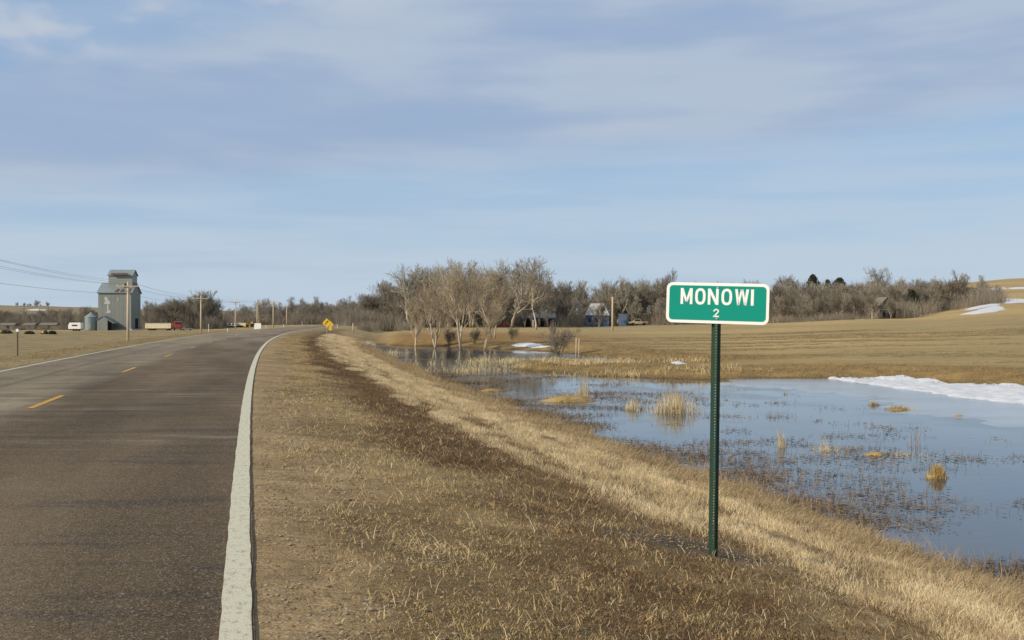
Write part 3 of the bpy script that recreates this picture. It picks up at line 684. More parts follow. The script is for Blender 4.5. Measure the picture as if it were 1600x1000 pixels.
def pebble(seed):
    rng = np.random.RandomState(seed); q = MB(); t_ = (1+5**.5)/2
    vs = [(-1,t_,0),(1,t_,0),(-1,-t_,0),(1,-t_,0),(0,-1,t_),(0,1,t_),(0,-1,-t_),(0,1,-t_),(t_,0,-1),(t_,0,1),(-t_,0,-1),(-t_,0,1)]
    fs = [(0,11,5),(0,5,1),(0,1,7),(0,7,10),(0,10,11),(1,5,9),(5,11,4),(11,10,2),(10,7,6),(7,1,8),(3,9,4),(3,4,2),(3,2,6),(3,6,8),(3,8,9),(4,9,5),(2,4,11),(6,2,10),(8,6,7),(9,8,1)]
    for i in range(9):
        c_ = rng.randn(2)*.07; r = .0022+.0045*rng.rand()**2
        q.add([(c_[0]+v_[0]*r*(.7+.5*rng.rand()), c_[1]+v_[1]*r*(.7+.5*rng.rand()), v_[2]*r*.5+r*.3) for v_ in vs], fs)
    return q.mesh('pebble', [M['peb_a'], M['peb_b'], M['peb_c']][seed % 3])
M['peb_a'] = mat('pebble_tan', (.34, .25, .15), .95, .3, 30, spec=.05); M['peb_b'] = mat('pebble_grey', (.25, .20, .145), .95, .3, 30, spec=.05); M['peb_c'] = mat('pebble_brown', (.18, .115, .065), .95, .3, 30, spec=.05)
P = sow(.14, 2.4, 2.6, 26, 60, grow=25); pk = np.clip(1.25-P[:, 2]/1.7, .06, 1); P = P[RNG.rand(len(P)) < pk]
b_ = np.stack([1.55+.55*RNG.randn(110), 9.35+.32*RNG.randn(110), np.full(110, 4.), np.ones(110)], -1)
place('shoulder_gravel', np.concatenate([P, b_]), [pebble(i) for i in range(6)], lab='small tan and grey stones on the bare strip beside the edge line')
# left verge
P = sow(-17, -7.75, 24, 150, 20, grow=30); place('left_turf', P, [tuft_mesh('lturf', 140+i, 30, .2, .02, .06, .006, .9, g_olive) for i in range(3)], lab='short olive grass on the left verge')
# far bank, spit and marsh
def patch(n, pxr, Yr, cond):
    Y = Yr[0]+(Yr[1]-Yr[0])*RNG.rand(n); px = pxr[0]+(pxr[1]-pxr[0])*RNG.rand(n); X = (px-800)/F*Y
    P = np.stack([X, Y, 0*X, 1+Y/40], -1); return P[cond(X, Y)]
bankt = [tuft_mesh('bank_tuft', 150+i, 26, .22, .02, .08, .008, .8, g_bank) for i in range(3)]
P = patch(15000, (640, 1650), (44, 92), lambda X, Y: (lambda z, s: (z > WATER-.02) & (z < WATER+1.0) & (s > 10) & (sdf(X, Y) < 5))(G(X, Y), S(X, Y)))
place('far_bank_grass', P, bankt, lab='short dead grass on the far bank of the pond')
P = patch(15000, (840, 1700), (56, 140), lambda X, Y: (sdf(X, Y) > 4) & (S(X, Y) > 16) & (RNG.rand(len(X)) < smst(.40, .62, fbm(X*.05, Y*.25, 4))))
place('field_stubble', P, bankt, hs=.8, lab='thin dry stubble over the field beyond the pond')
def marsh(n, cx, cy, wx, wy):
    X0, Y0 = wat(cx, cy); X = X0+RNG.randn(n)*wx; Y = Y0+RNG.randn(n)*wy
    return np.stack([X, Y, 0*X, 1.0+Y/60], -1)
mt = [tuft_mesh('marsh', 160+i, 16, .30, .18, .50, .014, .35, g_reed, .9) for i in range(3)]
P = np.concatenate([marsh(110, 850, 566, 2.8, 1.8), marsh(70, 930, 577, 4, 1.2), marsh(14, 740, 580, 3.0, .4), marsh(8, 640, 552, 3, 1), marsh(10, 700, 572, 4, .6), marsh(30,1000,588,3,.5)])
z = np.maximum(G(P[:, 0], P[:, 1]), WATER); P = P[S(P[:, 0], P[:, 1]) > 9]; z = np.maximum(G(P[:, 0], P[:, 1]), WATER)
rot = np.zeros((len(P), 3)); rot[:, 2] = RNG.rand(len(P))*6.28
scatter('marsh_reeds', np.stack([P[:, 0], P[:, 1], z-.02], -1), mt, rot, np.stack([P[:, 3]]*2+[.6+.7*RNG.rand(len(P))], -1), 'dead tan marsh grass standing in the shallow middle of the pond')
# floating debris
def leaf_mesh(seed):
    rng = np.random.RandomState(seed); V = []; Fc = []; sh = []
    for i in range(12):
        x, y = rng.randn(2)*.16; a = rng.rand()*math.pi; l = .012+.045*rng.rand(); w_ = .003+.008*rng.rand(); b_ = len(V)
        c_, s_ = math.cos(a), math.sin(a); z = .004+.012*rng.rand()
        for (p, q) in ((-l, 0), (0, -w_), (l, 0), (0, w_)): V.append((x+p*c_-q*s_, y+p*s_+q*c_, z+rng.rand()*.012))
        Fc.append((b_, b_+1, b_+2, b_+3)); sh += [rng.rand()]*4
    for i in range(3):
        x, y = rng.randn(2)*.15; a = rng.rand()*6.28; b_ = len(V); h = .05+.08*rng.rand(); l = .04*rng.rand()
        V += [(x-.003, y, -.01), (x+.003, y, -.01), (x+.002+l, y, h), (x-.002+l, y, h)]; Fc.append((b_, b_+1, b_+2, b_+3)); sh += [rng.rand()]*4
    me = np_mesh('leaf', np.array(V), np.array(Fc), g_debris, smooth=False)
    a_ = me.attributes.new('shade', 'FLOAT', 'POINT'); a_.data.foreach_set('value', np.array(sh, dtype=np.float32)); return me
n = 34000; Y = 9+50*RNG.rand(n)**1.2; X = XL(Y)+(8.6+16*RNG.rand(n)**1.8)*np.sqrt(1+SLP(Y)**2)
s_ = S(X, Y); cl = fbm(X*.45, Y*.7, 4); pr = smst(.52, .60, cl)*(1-smst(12, 22, s_))*.26+(1-smst(9.2, 10.8, s_))*.32*smst(.38, .60, cl)
k_ = (RNG.rand(n) < pr) & (G(X, Y) < WATER-.01) & (np.abs(X) < .56*Y+1)
X, Y = X[k_], Y[k_]; print('debris', len(X)); rot = np.zeros((len(X), 3)); rot[:, 2] = RNG.rand(len(X))*6.28
scatter('floating_debris', np.stack([X, Y, np.full(len(X), WATER)], -1), [leaf_mesh(i) for i in range(6)], rot, np.stack([.7+.6*RNG.rand(len(X))+Y/70]*3, -1), 'dark dead leaves and stems floating on the pond')

# single reed clumps in the water
def clump(label, px, py, wpx, hpx, n, m, lean=.35, lean_dir=None, mound=0.0, wv_=.012, name='reed_clump', cat='reeds', thr=0.0):
    X, Y = wat(px, py); W = wpx/F*Y; H = hpx/F*Y; rng = np.random.RandomState(int(px+py)); V = []; Fc = []; sh = []
    for i in range(n):
        x = rng.randn()*W*.24; y = rng.randn()*W*.16
        h = H*(.35+.65*rng.rand()) * max(.25, 1-(abs(x)/W)**1.5*1.6); la = rng.rand()*6.28 if lean_dir is None else lean_dir+rng.randn()*.35
        ln = lean*(.2+rng.rand()); b_ = len(V); fa = rng.rand()*3.14; ww = np.array([math.cos(fa), math.sin(fa), 0])*wv_*(.5+rng.rand())/2
        if rng.rand() < thr: ln = 1.2+rng.rand()*.3
        d1 = np.array([math.cos(la)*math.sin(ln*.7), math.sin(la)*math.sin(ln*.7), math.cos(ln*.7)]); d2 = np.array([math.cos(la)*math.sin(ln*1.6), math.sin(la)*math.sin(ln*1.6), math.cos(min(ln*1.6, 1.5))])
        p0 = np.array([x, y, -.05]); p1 = p0+d1*h*.55; p2 = p1+d2*h*.45
        V += [p0-ww, p0+ww, p1+ww*.8, p1-ww*.8, p2]; Fc += [(b_, b_+1, b_+2), (b_, b_+2, b_+3), (b_+3, b_+2, b_+4)]; sh += [rng.rand()]*5
    root = empty(name, (X, Y, WATER)); tag(root, label, cat, 'dead grass clumps in the pond')
    me = np_mesh('stems', np.array(V), np.array(Fc), m, smooth=False)
    a_ = me.attributes.new('shade', 'FLOAT', 'POINT'); a_.data.foreach_set('value', np.array(sh, dtype=np.float32))
    o = bpy.data.objects.new('stems', me); COL.objects.link(o); o.parent = root; o['kind'] = 'stuff'
    if mound:
        nn = 14; V = []; Fc = []
        for j in range(5):
            for i in range(nn):
                a = 2*math.pi*i/nn; r = (1-j/4.3)*W*.55*(.8+.4*rng.rand()); V.append((r*math.cos(a), r*math.sin(a)*.6, -.06+(mound/F*Y+.06)*(1-(1-j/4)**2)))
        for j in range(4):
            for i in range(nn): Fc.append((j*nn+i, j*nn+(i+1) % nn, (j+1)*nn+(i+1) % nn, (j+1)*nn+i))
        me = np_mesh('mound', np.array(V), np.array(Fc), m); a_ = me.attributes.new('shade', 'FLOAT', 'POINT'); a_.data.foreach_set('value', rng.rand(len(V)).astype(np.float32))
        o = bpy.data.objects.new('mound', me); COL.objects.link(o); o.parent = root
    return root
clump('wide golden sedge mound in the pond left of the tall reeds', 885, 626, 90, 20, 520, g_gold, .9, mound=7, wv_=.015)
clump('tall thin reeds rising behind the golden sedge mound', 912, 620, 34, 38, 90, g_reed, .18, wv_=.014)
clump('narrow tan reed clump left of the largest reed clump', 990, 641, 34, 28, 130, g_reed, .25, wv_=.013)
clump('largest tan reed clump in the pond with its reflection below', 1052, 645, 78, 50, 420, g_reed, .30, thr=.12, wv_=.013)
clump('small flat golden mound nearest the middle of the left shore', 768, 611, 40, 7, 160, g_gold, 1.1, mound=4, wv_=.014)
clump('pale straight stems leaning left beside the sign post', 1222, 699, 20, 44, 60, g_reed, .20, lean_dir=math.pi, wv_=.010)
clump('broken straw tangle with a few standing stems on open water', 1292, 704, 60, 34, 130, g_reed, .7, thr=.5, wv_=.010)
clump('low orange grass mound lying flat between two straw tangles', 1366, 711, 42, 10, 230, g_gold, 1.2, mound=5, wv_=.011)
clump('small grey straw tangle right of the orange mound', 1412, 712, 34, 20, 70, g_reed, .9, thr=.4, wv_=.010)
clump('low tangle of broken stems farthest right of the open water group', 1444, 713, 34, 14, 70, g_reed, 1.0, thr=.5, wv_=.010)
clump('thick brown grass hummock with a cut top standing nearest the camera', 1464, 747, 30, 34, 420, g_gold, .22, mound=12, wv_=.012)
clump('spread grass skirt left of the cut brown hummock', 1452, 749, 44, 14, 120, g_matt, 1.2, wv_=.010)
clump('thin reddish stems standing alone in open water', 1431, 697, 16, 46, 16, g_debris, .12, wv_=.010)
clump('yellow tuft at the edge of the ice nearest the sign', 1366, 633, 22, 13, 110, g_gold, .6, wv_=.015)
clump('wide yellow grass tuft frozen into the edge of the ice', 1404, 640, 50, 16, 220, g_gold, .7, mound=3, wv_=.015)
clump('low yellow tuft on the ice at the right', 1498, 651, 24, 11, 100, g_gold, .7, wv_=.014)
clump('tiny yellow tuft on the far open water right of the sign', 1228, 616, 12, 8, 40, g_gold, .6, wv_=.015)
clump('sparse short stems behind the tiny yellow tuft', 1180, 632, 34, 6, 30, g_reed, .9, wv_=.012)
clump('dark floating raft of stems below the largest reed clump', 1000, 650, 34, 7, 60, g_debris, 1.3, wv_=.014)

# ------------------------------------------------------------------ town sign
sgx, sgy = 1.80, 9.0; sgz = gz(sgx, sgy)
sign = empty('town_sign', (sgx, sgy, sgz)); sign.rotation_euler = (0, R(0.8), 0)
tag(sign, 'green MONOWI 2 town sign with white border on a green channel post', 'sign')
sgreen = mat('sign_green', (0.003, 0.27, 0.20), 0.35, 0.03, 4.0, spec=.35)
swhite = mat('sign_white', (0.83, 0.84, 0.82), 0.40, 0.02, 4.0, spec=.35)
alum = mat('sign_back', (0.45, 0.45, 0.45), 0.4, 0.05, metal=.7)
# channel post, crown towards the road, real square holes
H_ = 2.36; p = MB(); yaw = R(-12)
def pl(a, c_): return (a[0], a[1])
prof = [(-.041, .018), (-.024, .018), (-.013, -.014), (.013, -.014), (.024, .018), (.041, .018)]
th_ = .003
for (a, c_) in ((0, 1), (1, 2), (3, 4), (4, 5)):
    (x0, y0_), (x1, y1_) = prof[a], prof[c_]; nx, ny = (y1_-y0_), -(x1-x0); l = math.hypot(nx, ny); nx, ny = nx/l*th_, ny/l*th_
    p.prism([(x0, y0_), (x1, y1_), (x1-nx, y1_-ny), (x0-nx, y0_-ny)], -.35, H_, axis='z')
hs, pitch = .0095, .0254
p.box((-.0089, -.0125, (H_-.35)/2), (.0082, .003, H_+.35)); p.box((.0089, -.0125, (H_-.35)/2), (.0082, .003, H_+.35))
zk = -.35
while zk < H_-pitch:
    p.box((0, -.0125, zk+hs+(pitch-hs)/2), (.0098, .003, pitch-hs)); zk += pitch
po = p.build('channel_post', M['g_post'], sign); po.rotation_euler = (0, 0, yaw)
# panel: local x right, z up, front face towards -y
panel = empty('sign_panel', (0, -.03, 2.262)); panel.parent = sign; panel.rotation_euler = (0, R(0.9), R(-14))
U = 9.0/F/8*1.0; UX = U*.985
PW, PH = 1276*UX, 508*U
def rrect(w_, h_, r, n=8):
    pts = []
    for (cx, cz, a0) in ((w_/2-r, h_/2-r, 0), (-w_/2+r, h_/2-r, 90), (-w_/2+r, -h_/2+r, 180), (w_/2-r, -h_/2+r, 270)):
        for i in range(n+1):
            a = R(a0+90*i/n); pts.append((cx+r*math.cos(a), cz+r*math.sin(a)))
    return pts
def slab(name, pts, ya, yb, m, parent, rev=True):
    q = MB(); q.prism(pts[::-1] if rev else pts, ya, yb, 'y'); return q.build(name, m, parent)
slab('plate', rrect(PW, PH, 78*U), 0, .003, alum, panel)
slab('border', rrect(PW-.001, PH-.001, 77*U), -.0008, -.0001, swhite, panel)
slab('face', rrect(PW-74*UX, PH-76*U, 46*U), -.0020, -.0010, sgreen, panel)
CX, CZ = 797.0, 438.0        # centre of the face in the measured drawing
def LX(x): return (x-CX)*UX
def LZ(y, x): return (CZ+(x-CX)*.0275-y)*U
def letter(name, polys):
    q = MB()
    for pts in polys:
        q.prism([(LX(x), LZ(y, x)) for x, y in pts], -.0036, -.0021, 'y')
    return q.build(name, swhite, panel)
def stroke(pts, w_):
    out = []; n = len(pts); l1 = []; l2 = []
    for i, (x, y) in enumerate(pts):
        a = pts[max(i-1, 0)]; c_ = pts[min(i+1, n-1)]; dx_, dy_ = c_[0]-a[0], c_[1]-a[1]; l = math.hypot(dx_, dy_); nx, ny = -dy_/l*w_/2, dx_/l*w_/2
        l1.append((x+nx, y+ny)); l2.append((x-nx, y-ny))
    return [[l1[i], l1[i+1], l2[i+1], l2[i]] for i in range(n-1)]
sk = .022
def sh_(x): return (x-CX)*sk
def fix(ps, top, bot): return ps
def lt(x0, x1, k):       # letter box in drawing units: top and bottom follow the tilt of the panel
    return x0, x1
def Ltr(name, x0, polys):
    letter(name, [[(x, y+(x-CX)*.0275) for x, y in pp] for pp in polys])
T, B_ = 257, 457         # cap height at the centre
W_ = 33
x = 338; Ltr('letter', x, [[(x, T), (x+W_, T), (x+W_, B_), (x, B_)], [(x+117, T), (x+150, T), (x+150, B_), (x+117, B_)],
    [(x+W_-1, T+.5), (x+W_+2, T+.5), (x+75+13, B_-30), (x+75-13, B_-30), (x+W_-1, T+85)], [(x+118, T+.5), (x+118, T+85), (x+75+12.9, B_-30.5), (x+75-12.8, B_-30.5), (x+114, T+.5)]])
def ring(x0, x1, t_, bt, w_, name):
    n = 28; cx, cy = (x0+x1)/2, (t_+bt)/2; a, c_ = (x1-x0)/2-w_/2, (bt-t_)/2-w_/2; pts = []
    for i in range(n+1):
        tt = 2*math.pi*i/n; ct, st_ = math.cos(tt), math.sin(tt)
        pts.append((cx+a*math.copysign(abs(ct)**.8, ct), cy+c_*math.copysign(abs(st_)**.72, st_)))
    n = len(pts); quads = []; l1 = []; l2 = []
    for i in range(n-1):
        p0, p2 = pts[(i-1) % (n-1)], pts[(i+1) % (n-1)]; dx_, dy_ = p2[0]-p0[0], p2[1]-p0[1]; l = math.hypot(dx_, dy_)
        nx, ny = -dy_/l*w_/2, dx_/l*w_/2; l1.append((pts[i][0]+nx, pts[i][1]+ny)); l2.append((pts[i][0]-nx, pts[i][1]-ny))
    m_ = n-1
    Ltr(name, x0, [[l1[i], l1[(i+1) % m_], l2[(i+1) % m_], l2[i]] for i in range(m_)])
ring(520, 651, T-3, B_+3, W_, 'letter')
x = 679; Ltr('letter', x, [[(x, T), (x+W_, T), (x+W_, B_), (x, B_)], [(x+101, T), (x+134, T), (x+134, B_), (x+101, B_)],
    [(x+W_-.5, T+.5), (x+W_+1.5, T+.5), (x+101.5, B_-70), (x+101.5, B_-.5), (x+98, B_-.5), (x+W_-.5, T+70)]])
ring(847, 980, T-3, B_+3, W_, 'letter')
x = 1014; ww = 172
Ltr('letter', x, [[(x, T), (x+34, T), (x+58, B_), (x+30, B_)], [(x+ww-34, T), (x+ww, T), (x+ww-30, B_), (x+ww-58, B_)],
    [(x+ww/2-15, T), (x+ww/2+15, T), (x+ww/2+2, T+40), (x+57.5, B_-.5), (x+30.5, B_-.4), (x+42, B_-60)], [(x+ww/2-14.8, T+.4), (x+ww/2+14.8, T+.4), (x+ww-42, B_-60.5), (x+ww-31, B_-.6), (x+ww-57, B_-.7), (x+ww/2-2, T+41)]])
x = 1210; Ltr('letter', x, [[(x, T), (x+W_+3, T), (x+W_+3, B_), (x, B_)]])
arc = [(789+30*math.cos(R(a)), 540+ -24*math.sin(R(a))) for a in range(190, -50, -18)]
two = [(758, 541)]+[(788+27*math.cos(R(a)), 537-21*math.sin(R(a))) for a in range(165, -46, -15)]+[(764, 603)]
pp = stroke(two, 15)+[[(752, 594), (824, 594), (824, 610), (752, 610)]]
Ltr('numeral', 750, pp)
for zz, nm_ in ((241, 'bolt'), (630, 'bolt')):
    q = MB(); q.tube([(LX(797), -.009, (CZ-zz)*U), (LX(797), -.001, (CZ-zz)*U)], .0085, 10); q.build(nm_, M['bolt'], panel, smooth=False)

# ------------------------------------------------------------------ trees
def grow(seed, H, r0, trunks=1, first=.3, spread=.9, up=.25, nl=(8, 6, 6, 5), fork=False, gnarl=.22, lens=(.62, .55, .5, .42), tw=.022, droop=0.0):
    rng = random.Random(seed); T_ = MB(); C_ = MB(); tv = []; tf = []
    def rv(): return Vector((rng.gauss(0, 1), rng.gauss(0, 1), rng.gauss(0, 1)))
    def br(p, d, L_, r, lev):
        ns = (7, 5, 4, 3, 2)[lev]; pts = [p.copy()]; rs = [r]; ds_ = [d.copy()]
        for i in range(ns):
            d = (d + rv()*gnarl*(.55 if lev == 0 else 1) + Vector((0, 0, up*(.6 if lev else .3) - droop*(lev >= 3)))).normalized()
            p = p+d*L_/ns; pts.append(p.copy()); ds_.append(d.copy())
            rs.append(max(r*(1-(i+1)/ns*(.55 if lev == 0 else .72)), tw*.25))
        if lev == 0: T_.tube(pts, rs, 8)
        elif lev == 1: C_.tube(pts, rs, 5, False)
        elif lev == 2: C_.tube(pts, rs, 3, False)
        else:
            w_ = tw*(1.25 if lev == 3 else .8)
            a = d.cross(rv()).normalized()*w_/2; b_ = len(C_.v)
            for i, q in enumerate(pts):
                k_ = 1-.6*i/ns; C_.v.append(tuple(q-a*k_)); C_.v.append(tuple(q+a*k_))
            for i in range(ns): C_.f.append((b_+2*i, b_+2*i+1, b_+2*i+3, b_+2*i+2)); C_.m.append(0)
        if lev >= 4 or lev >= len(nl): return
        n = nl[lev]
        for k_ in range(n):
            t0 = first if lev == 0 else .22
            tt = t0+(1-t0)*(k_+rng.random())/n; x = min(tt*ns, ns-.001); i = int(x)
            q = pts[i].lerp(pts[i+1], x-i); dd = ds_[i+1]
            side = dd.cross(rv()).normalized(); ang = spread*(.55+.6*rng.random())*(1-.25*tt)
            nd_ = (dd*math.cos(ang)+side*math.sin(ang)).normalized()
            l = L_*lens[lev]*(1.15-.55*tt)*(.7+.6*rng.random())
            br(q, nd_, l, max(rs[i]*.62, tw*.3), lev+1)
    for k_ in range(trunks):
        a = rng.random()*6.28+k_*2.6; off = Vector((math.cos(a), math.sin(a), 0))*(.18*(trunks > 1)+r0*(trunks > 1))
        br(off, Vector((math.cos(a)*.16*(trunks > 1)+rng.gauss(0, .05), math.sin(a)*.16*(trunks > 1)+rng.gauss(0, .05), 1)).normalized(), H*.74*(1-.12*k_), r0, 0)
    zt = max(v_[2] for v_ in C_.v); return T_, C_, zt
TREES = {}
def variant(key, bark, twig, **kw):
    T_, C_, zt = grow(**kw); k_ = kw['H']/zt
    for mbx in (T_, C_): mbx.v = [(v_[0]*k_, v_[1]*k_, v_[2]*k_) for v_ in mbx.v]
    TREES[key] = (T_.mesh('trunk', M[bark], True), C_.mesh('crown', M[twig]), kw['H'])
for i in range(4): variant('big%d' % i, 'bark_grey' if i % 2 else 'bark_pale', 'twig_grey', seed=3+i, H=15, r0=.36, first=.2, spread=.85, up=.16, nl=(13, 8, 7, 6), gnarl=.26, tw=.055, lens=(.72, .6, .5, .42))
for i in range(5): variant('mid%d' % i, ('bark_dark', 'bark_pale', 'bark_grey', 'bark_pale', 'bark_dark')[i], 'twig_dark' if i % 2 else 'twig_grey', seed=20+i, H=10, r0=.18, first=.12, spread=.8, up=.22, nl=(13, 8, 7, 5), gnarl=.2, tw=.050, trunks=1+(i % 2), lens=(.7, .58, .5, .42))
for i in range(3): variant('bush%d' % i, 'bark_dark', 'brush', seed=40+i, H=5, r0=.07, first=.05, spread=.85, up=.2, nl=(9, 7, 6, 4), gnarl=.2, tw=.034, trunks=4, lens=(.75, .6, .5, .42))
for i in range(3): variant('pale%d' % i, 'bark_pale', 'twig_pale', seed=60+i, H=9.7, r0=.15, first=.30, spread=.6, up=.26, nl=(11, 8, 7, 5), gnarl=.21, tw=.020, trunks=2, lens=(.72, .62, .52, .42))
for i in range(2): variant('willow%d' % i, 'bark_pale', 'twig_pale', seed=70+i, H=7.5, r0=.12, first=.16, spread=.62, up=.3, nl=(12, 8, 7, 5), gnarl=.21, tw=.020, trunks=2, lens=(.8, .62, .52, .42))
variant('sparse', 'bark_pale', 'twig_pale', seed=90, H=9, r0=.16, first=.4, spread=.9, up=.1, nl=(6, 5, 3, 2), gnarl=.34, tw=.03)
def tree(key, px, Y, Hh, label, group=None, rz=None, name='bare_tree', cat='tree', zb=None):
    tr, cr, H0 = TREES[key]; p = at(px, Y); s_ = Hh/H0
    if zb is not None: p.z = zb
    root = empty(name, (p.x, p.y, p.z-.05), random.random()*6.28 if rz is None else rz, s_); tag(root, label, cat, group)
    for nm_, me in (('trunk', tr), ('crown', cr)):
        o = bpy.data.objects.new(nm_, me); COL.objects.link(o); o.parent = root
    return root
def hp(px, py_top, Y):      # height of something whose top is at py_top when standing at px, Y
    return (CH-(py_top-HZ)/F*Y)-at(px, Y).z
random.seed(5)
def T(key, px, top, Y, label, **kw): return tree(key, px, Y, max(1.2, hp(px, top, Y)), label, **kw)
# trees standing in and by the pond
T('pale0', 722, 402, 103, 'tall pale forked tree standing in the pond, tallest of the flooded trees', rz=.4, zb=WATER)
T('willow0', 679, 437, 106, 'broad pale twin-stemmed tree standing in the water left of the tall fork', rz=1.9, zb=WATER)
T('willow1', 650, 452, 112, 'leaning pale tree on the pond shore, leftmost of the flooded trees', rz=.2)
T('pale1', 757, 470, 101, 'slim pale sapling in the pond right of the tall forked tree', rz=2.2, zb=WATER)
T('willow0', 700, 470, 118, 'low pale sapling on the shore between the two flooded twin-stemmed trees', rz=4.2)
T('pale2', 770, 420, 126, 'pale tree with open crown on the shore behind the slim sapling', rz=3.0)
T('sparse', 838, 440, 190, 'crooked pale tree with a bent limb beside the grey barn', rz=.8)
T('bush0', 875, 499, 88, 'dark bushy snag on the pond shore beside the snow patch', rz=.5, name='bushy_snag', cat='bush')
T('bush1', 742, 505, 112, 'low bare bush on the shore behind the forked tree', name='bare_bush', cat='bush')
T('bush2', 800, 508, 118, 'low bare bush left of the pond snow patch', name='bare_bush', cat='bush')
T('bush2', 702, 512, 115, 'low bare bush on the shore between the flooded trees', name='bare_bush', cat='bush')
# the tall trees behind the pond
for (k_, px, top, Y, lab) in [
    ('big0', 640, 409, 235, 'big grey tree leftmost of the tall grove behind the pond'),
    ('big1', 668, 415, 245, 'big grey tree second from the left in the tall grove'),
    ('big2', 700, 408, 230, 'big grey tree directly behind the broad pale pond tree'),
    ('big3', 735, 400, 240, 'big grey tree directly behind the tall forked pond tree'),
    ('big0', 768, 402, 236, 'big grey tree in the middle of the tall grove'),
    ('big1', 800, 396, 228, 'highest bare tree of the grove behind the pond'),
    ('big2', 834, 402, 240, 'big grey tree at the right end of the tall grove'),
    ('mid0', 612, 432, 250, 'dark round tree at the left foot of the tall grove'),
    ('big3', 572, 455, 262, 'grey spreading tree standing apart left of the tall grove'),
    ('mid2', 593, 458, 255, 'small dark tree between the spreading tree and the grove'),
    ('big2', 965, 427, 262, 'tall bare tree above the wood behind the blue house'),
    ('mid1', 1043, 418, 268, 'tall narrow bare tree rising just left of the sign'),
    ('big1', 1010, 436, 270, 'tall bare tree between the blue house and the sign'),
    ('big3', 1376, 413, 300, 'tall spreading bare tree above the wood behind the shack'),
    ('mid3', 1236, 424, 300, 'tall bare tree above the wood just right of the sign'),
    ('mid1', 1500, 419, 290, 'tall thin-crowned tree on the right hillside by the snow'),
    ('mid4', 1535, 428, 300, 'bare hillside tree farthest right at the end of the wood'),
    ('mid0', 1465, 432, 280, 'dark bare tree on the hillside right of the shack'),
    ('big3', 318, 450, 330, 'largest rounded bare tree behind the first roadside poles on the left'),
    ('big1', 286, 462, 335, 'grey bare tree left of the largest rounded tree'),
    ('mid2', 262, 466, 325, 'bare tree behind the long cream trailer'),
    ('mid4', 228, 468, 318, 'dark narrow tree right beside the grain elevator'),
    ('mid0', 244, 472, 322, 'dark bare tree second to the right of the grain elevator'),
    ('big2', 404, 464, 420, 'bare tree rising above the far tree line behind the white panel')]:
    T(k_, px, top, Y, lab)
_on = ['first', 'second', 'third', 'fourth', 'fifth', 'sixth', 'seventh', 'eighth', 'ninth', 'tenth', 'eleventh', 'twelfth', 'thirteenth', 'fourteenth', 'fifteenth', 'sixteenth', 'seventeenth', 'eighteenth', 'nineteenth', 'twentieth']
def ordinal(i):
    if i < 20: return _on[i]
    t_, u_ = divmod(i+1, 10); d = {2: 'twenty', 3: 'thirty', 4: 'forty', 5: 'fifty', 6: 'sixty'}[t_]
    return (d[:-1]+'ieth') if u_ == 0 else d+'-'+_on[u_-1]
GAPS = ((806, 872, 256), (904, 1012, 262), (1362, 1394, 236), (770, 800, 246))
def blocked(px, Y): return any(a <= px <= c_ and Y < y_ for a, c_, y_ in GAPS)
# individual trees of the woods
def wood(spec, group, label, keys, seed):
    rnd = random.Random(seed); made = []
    for (xa, xb, ta, tb, Ya, Yb, n) in spec:
        for i in range(n):
            u_ = (i+rnd.random())/n; px = xa+(xb-xa)*u_; top = ta+(tb-ta)*u_+rnd.gauss(0, 4.0); Y = Ya+(Yb-Ya)*rnd.random()
            if blocked(px, Y) and rnd.random() < .45: Y = 262+10*rnd.random()
            made.append((px, T(rnd.choice(keys), px, top, Y, label, group=group, rz=rnd.random()*6.28)))
    made.sort(key=lambda a: a[0]); n = len(made)
    for i, (px, o) in enumerate(made):
        o['label'] = label+', '+(ordinal(i)+' from left' if i < n/2 else ordinal(n-1-i)+' from right')
mids = ['mid0', 'mid1', 'mid2', 'mid3', 'mid4']
bigs = ['big0', 'big1', 'big2', 'big3']
wood([(856, 1045, 440, 440, 262, 290, 26)], 'trees of the middle wood', 'bare brown tree in the wood between the grove and the sign', mids, 3)
wood([(600, 856, 440, 436, 250, 290, 30)], 'trees behind the pond grove', 'dark bare tree in the rear row behind the pond grove', mids, 23)
wood([(620, 850, 418, 412, 236, 262, 12)], 'tall grove behind the pond', 'tall grey bare tree of the crowded pond grove', bigs, 33)
wood([(860, 1050, 462, 462, 240, 262, 12)], 'smaller trees in front of the middle wood', 'smaller bare tree before the wood left of the sign', mids, 13)
wood([(1050, 1200, 442, 442, 255, 290, 14)], 'trees behind the sign', 'bare brown tree in the wood hidden behind the sign', mids, 14)
wood([(1200, 1368, 437, 438, 250, 292, 28)], 'trees of the wood right of the sign', 'bare brown tree in the wood right of the sign', mids, 4)
wood([(1195, 1360, 456, 458, 234, 246, 14)], 'front trees of the wood right of the sign', 'low bare tree at the field edge right of the sign', mids, 24)
wood([(1362, 1470, 436, 437, 262, 310, 20), (1470, 1560, 438, 441, 270, 320, 9)], 'trees on the right hillside', 'bare brown tree on the hillside beyond the shack', mids, 6)
wood([(345, 565, 480, 472, 430, 520, 40), (410, 565, 474, 466, 520, 600, 22)], 'trees of the far wood along the road', 'small distant bare tree in the far wood beyond the road', mids, 7)
wood([(560, 625, 468, 446, 240, 262, 9)], 'trees left of the grove', 'mid sized bare tree between the curve signs and the grove', mids, 27)
wood([(-20, 152, 486, 482, 345, 400, 36)], 'trees of the left wood', 'small bare dark tree in the wood left of the elevator', mids, 8)
wood([(232, 340, 470, 457, 322, 345, 20)], 'trees behind the cream trailer', 'bare tree in the clump right of the grain elevator', mids, 9)
wood([(24, 78, 475.0, 475.5, 1500, 1560, 13)], 'trees on the far left ridge', 'tiny dark tree on the skyline of the far left hill', ['bush0', 'bush1'], 10)
T('mid1', 1392, 462, 226, 'slim bare tree just right of the weathered shack')
T('mid3', 1362, 458, 227, 'slim bare tree just left of the weathered shack')
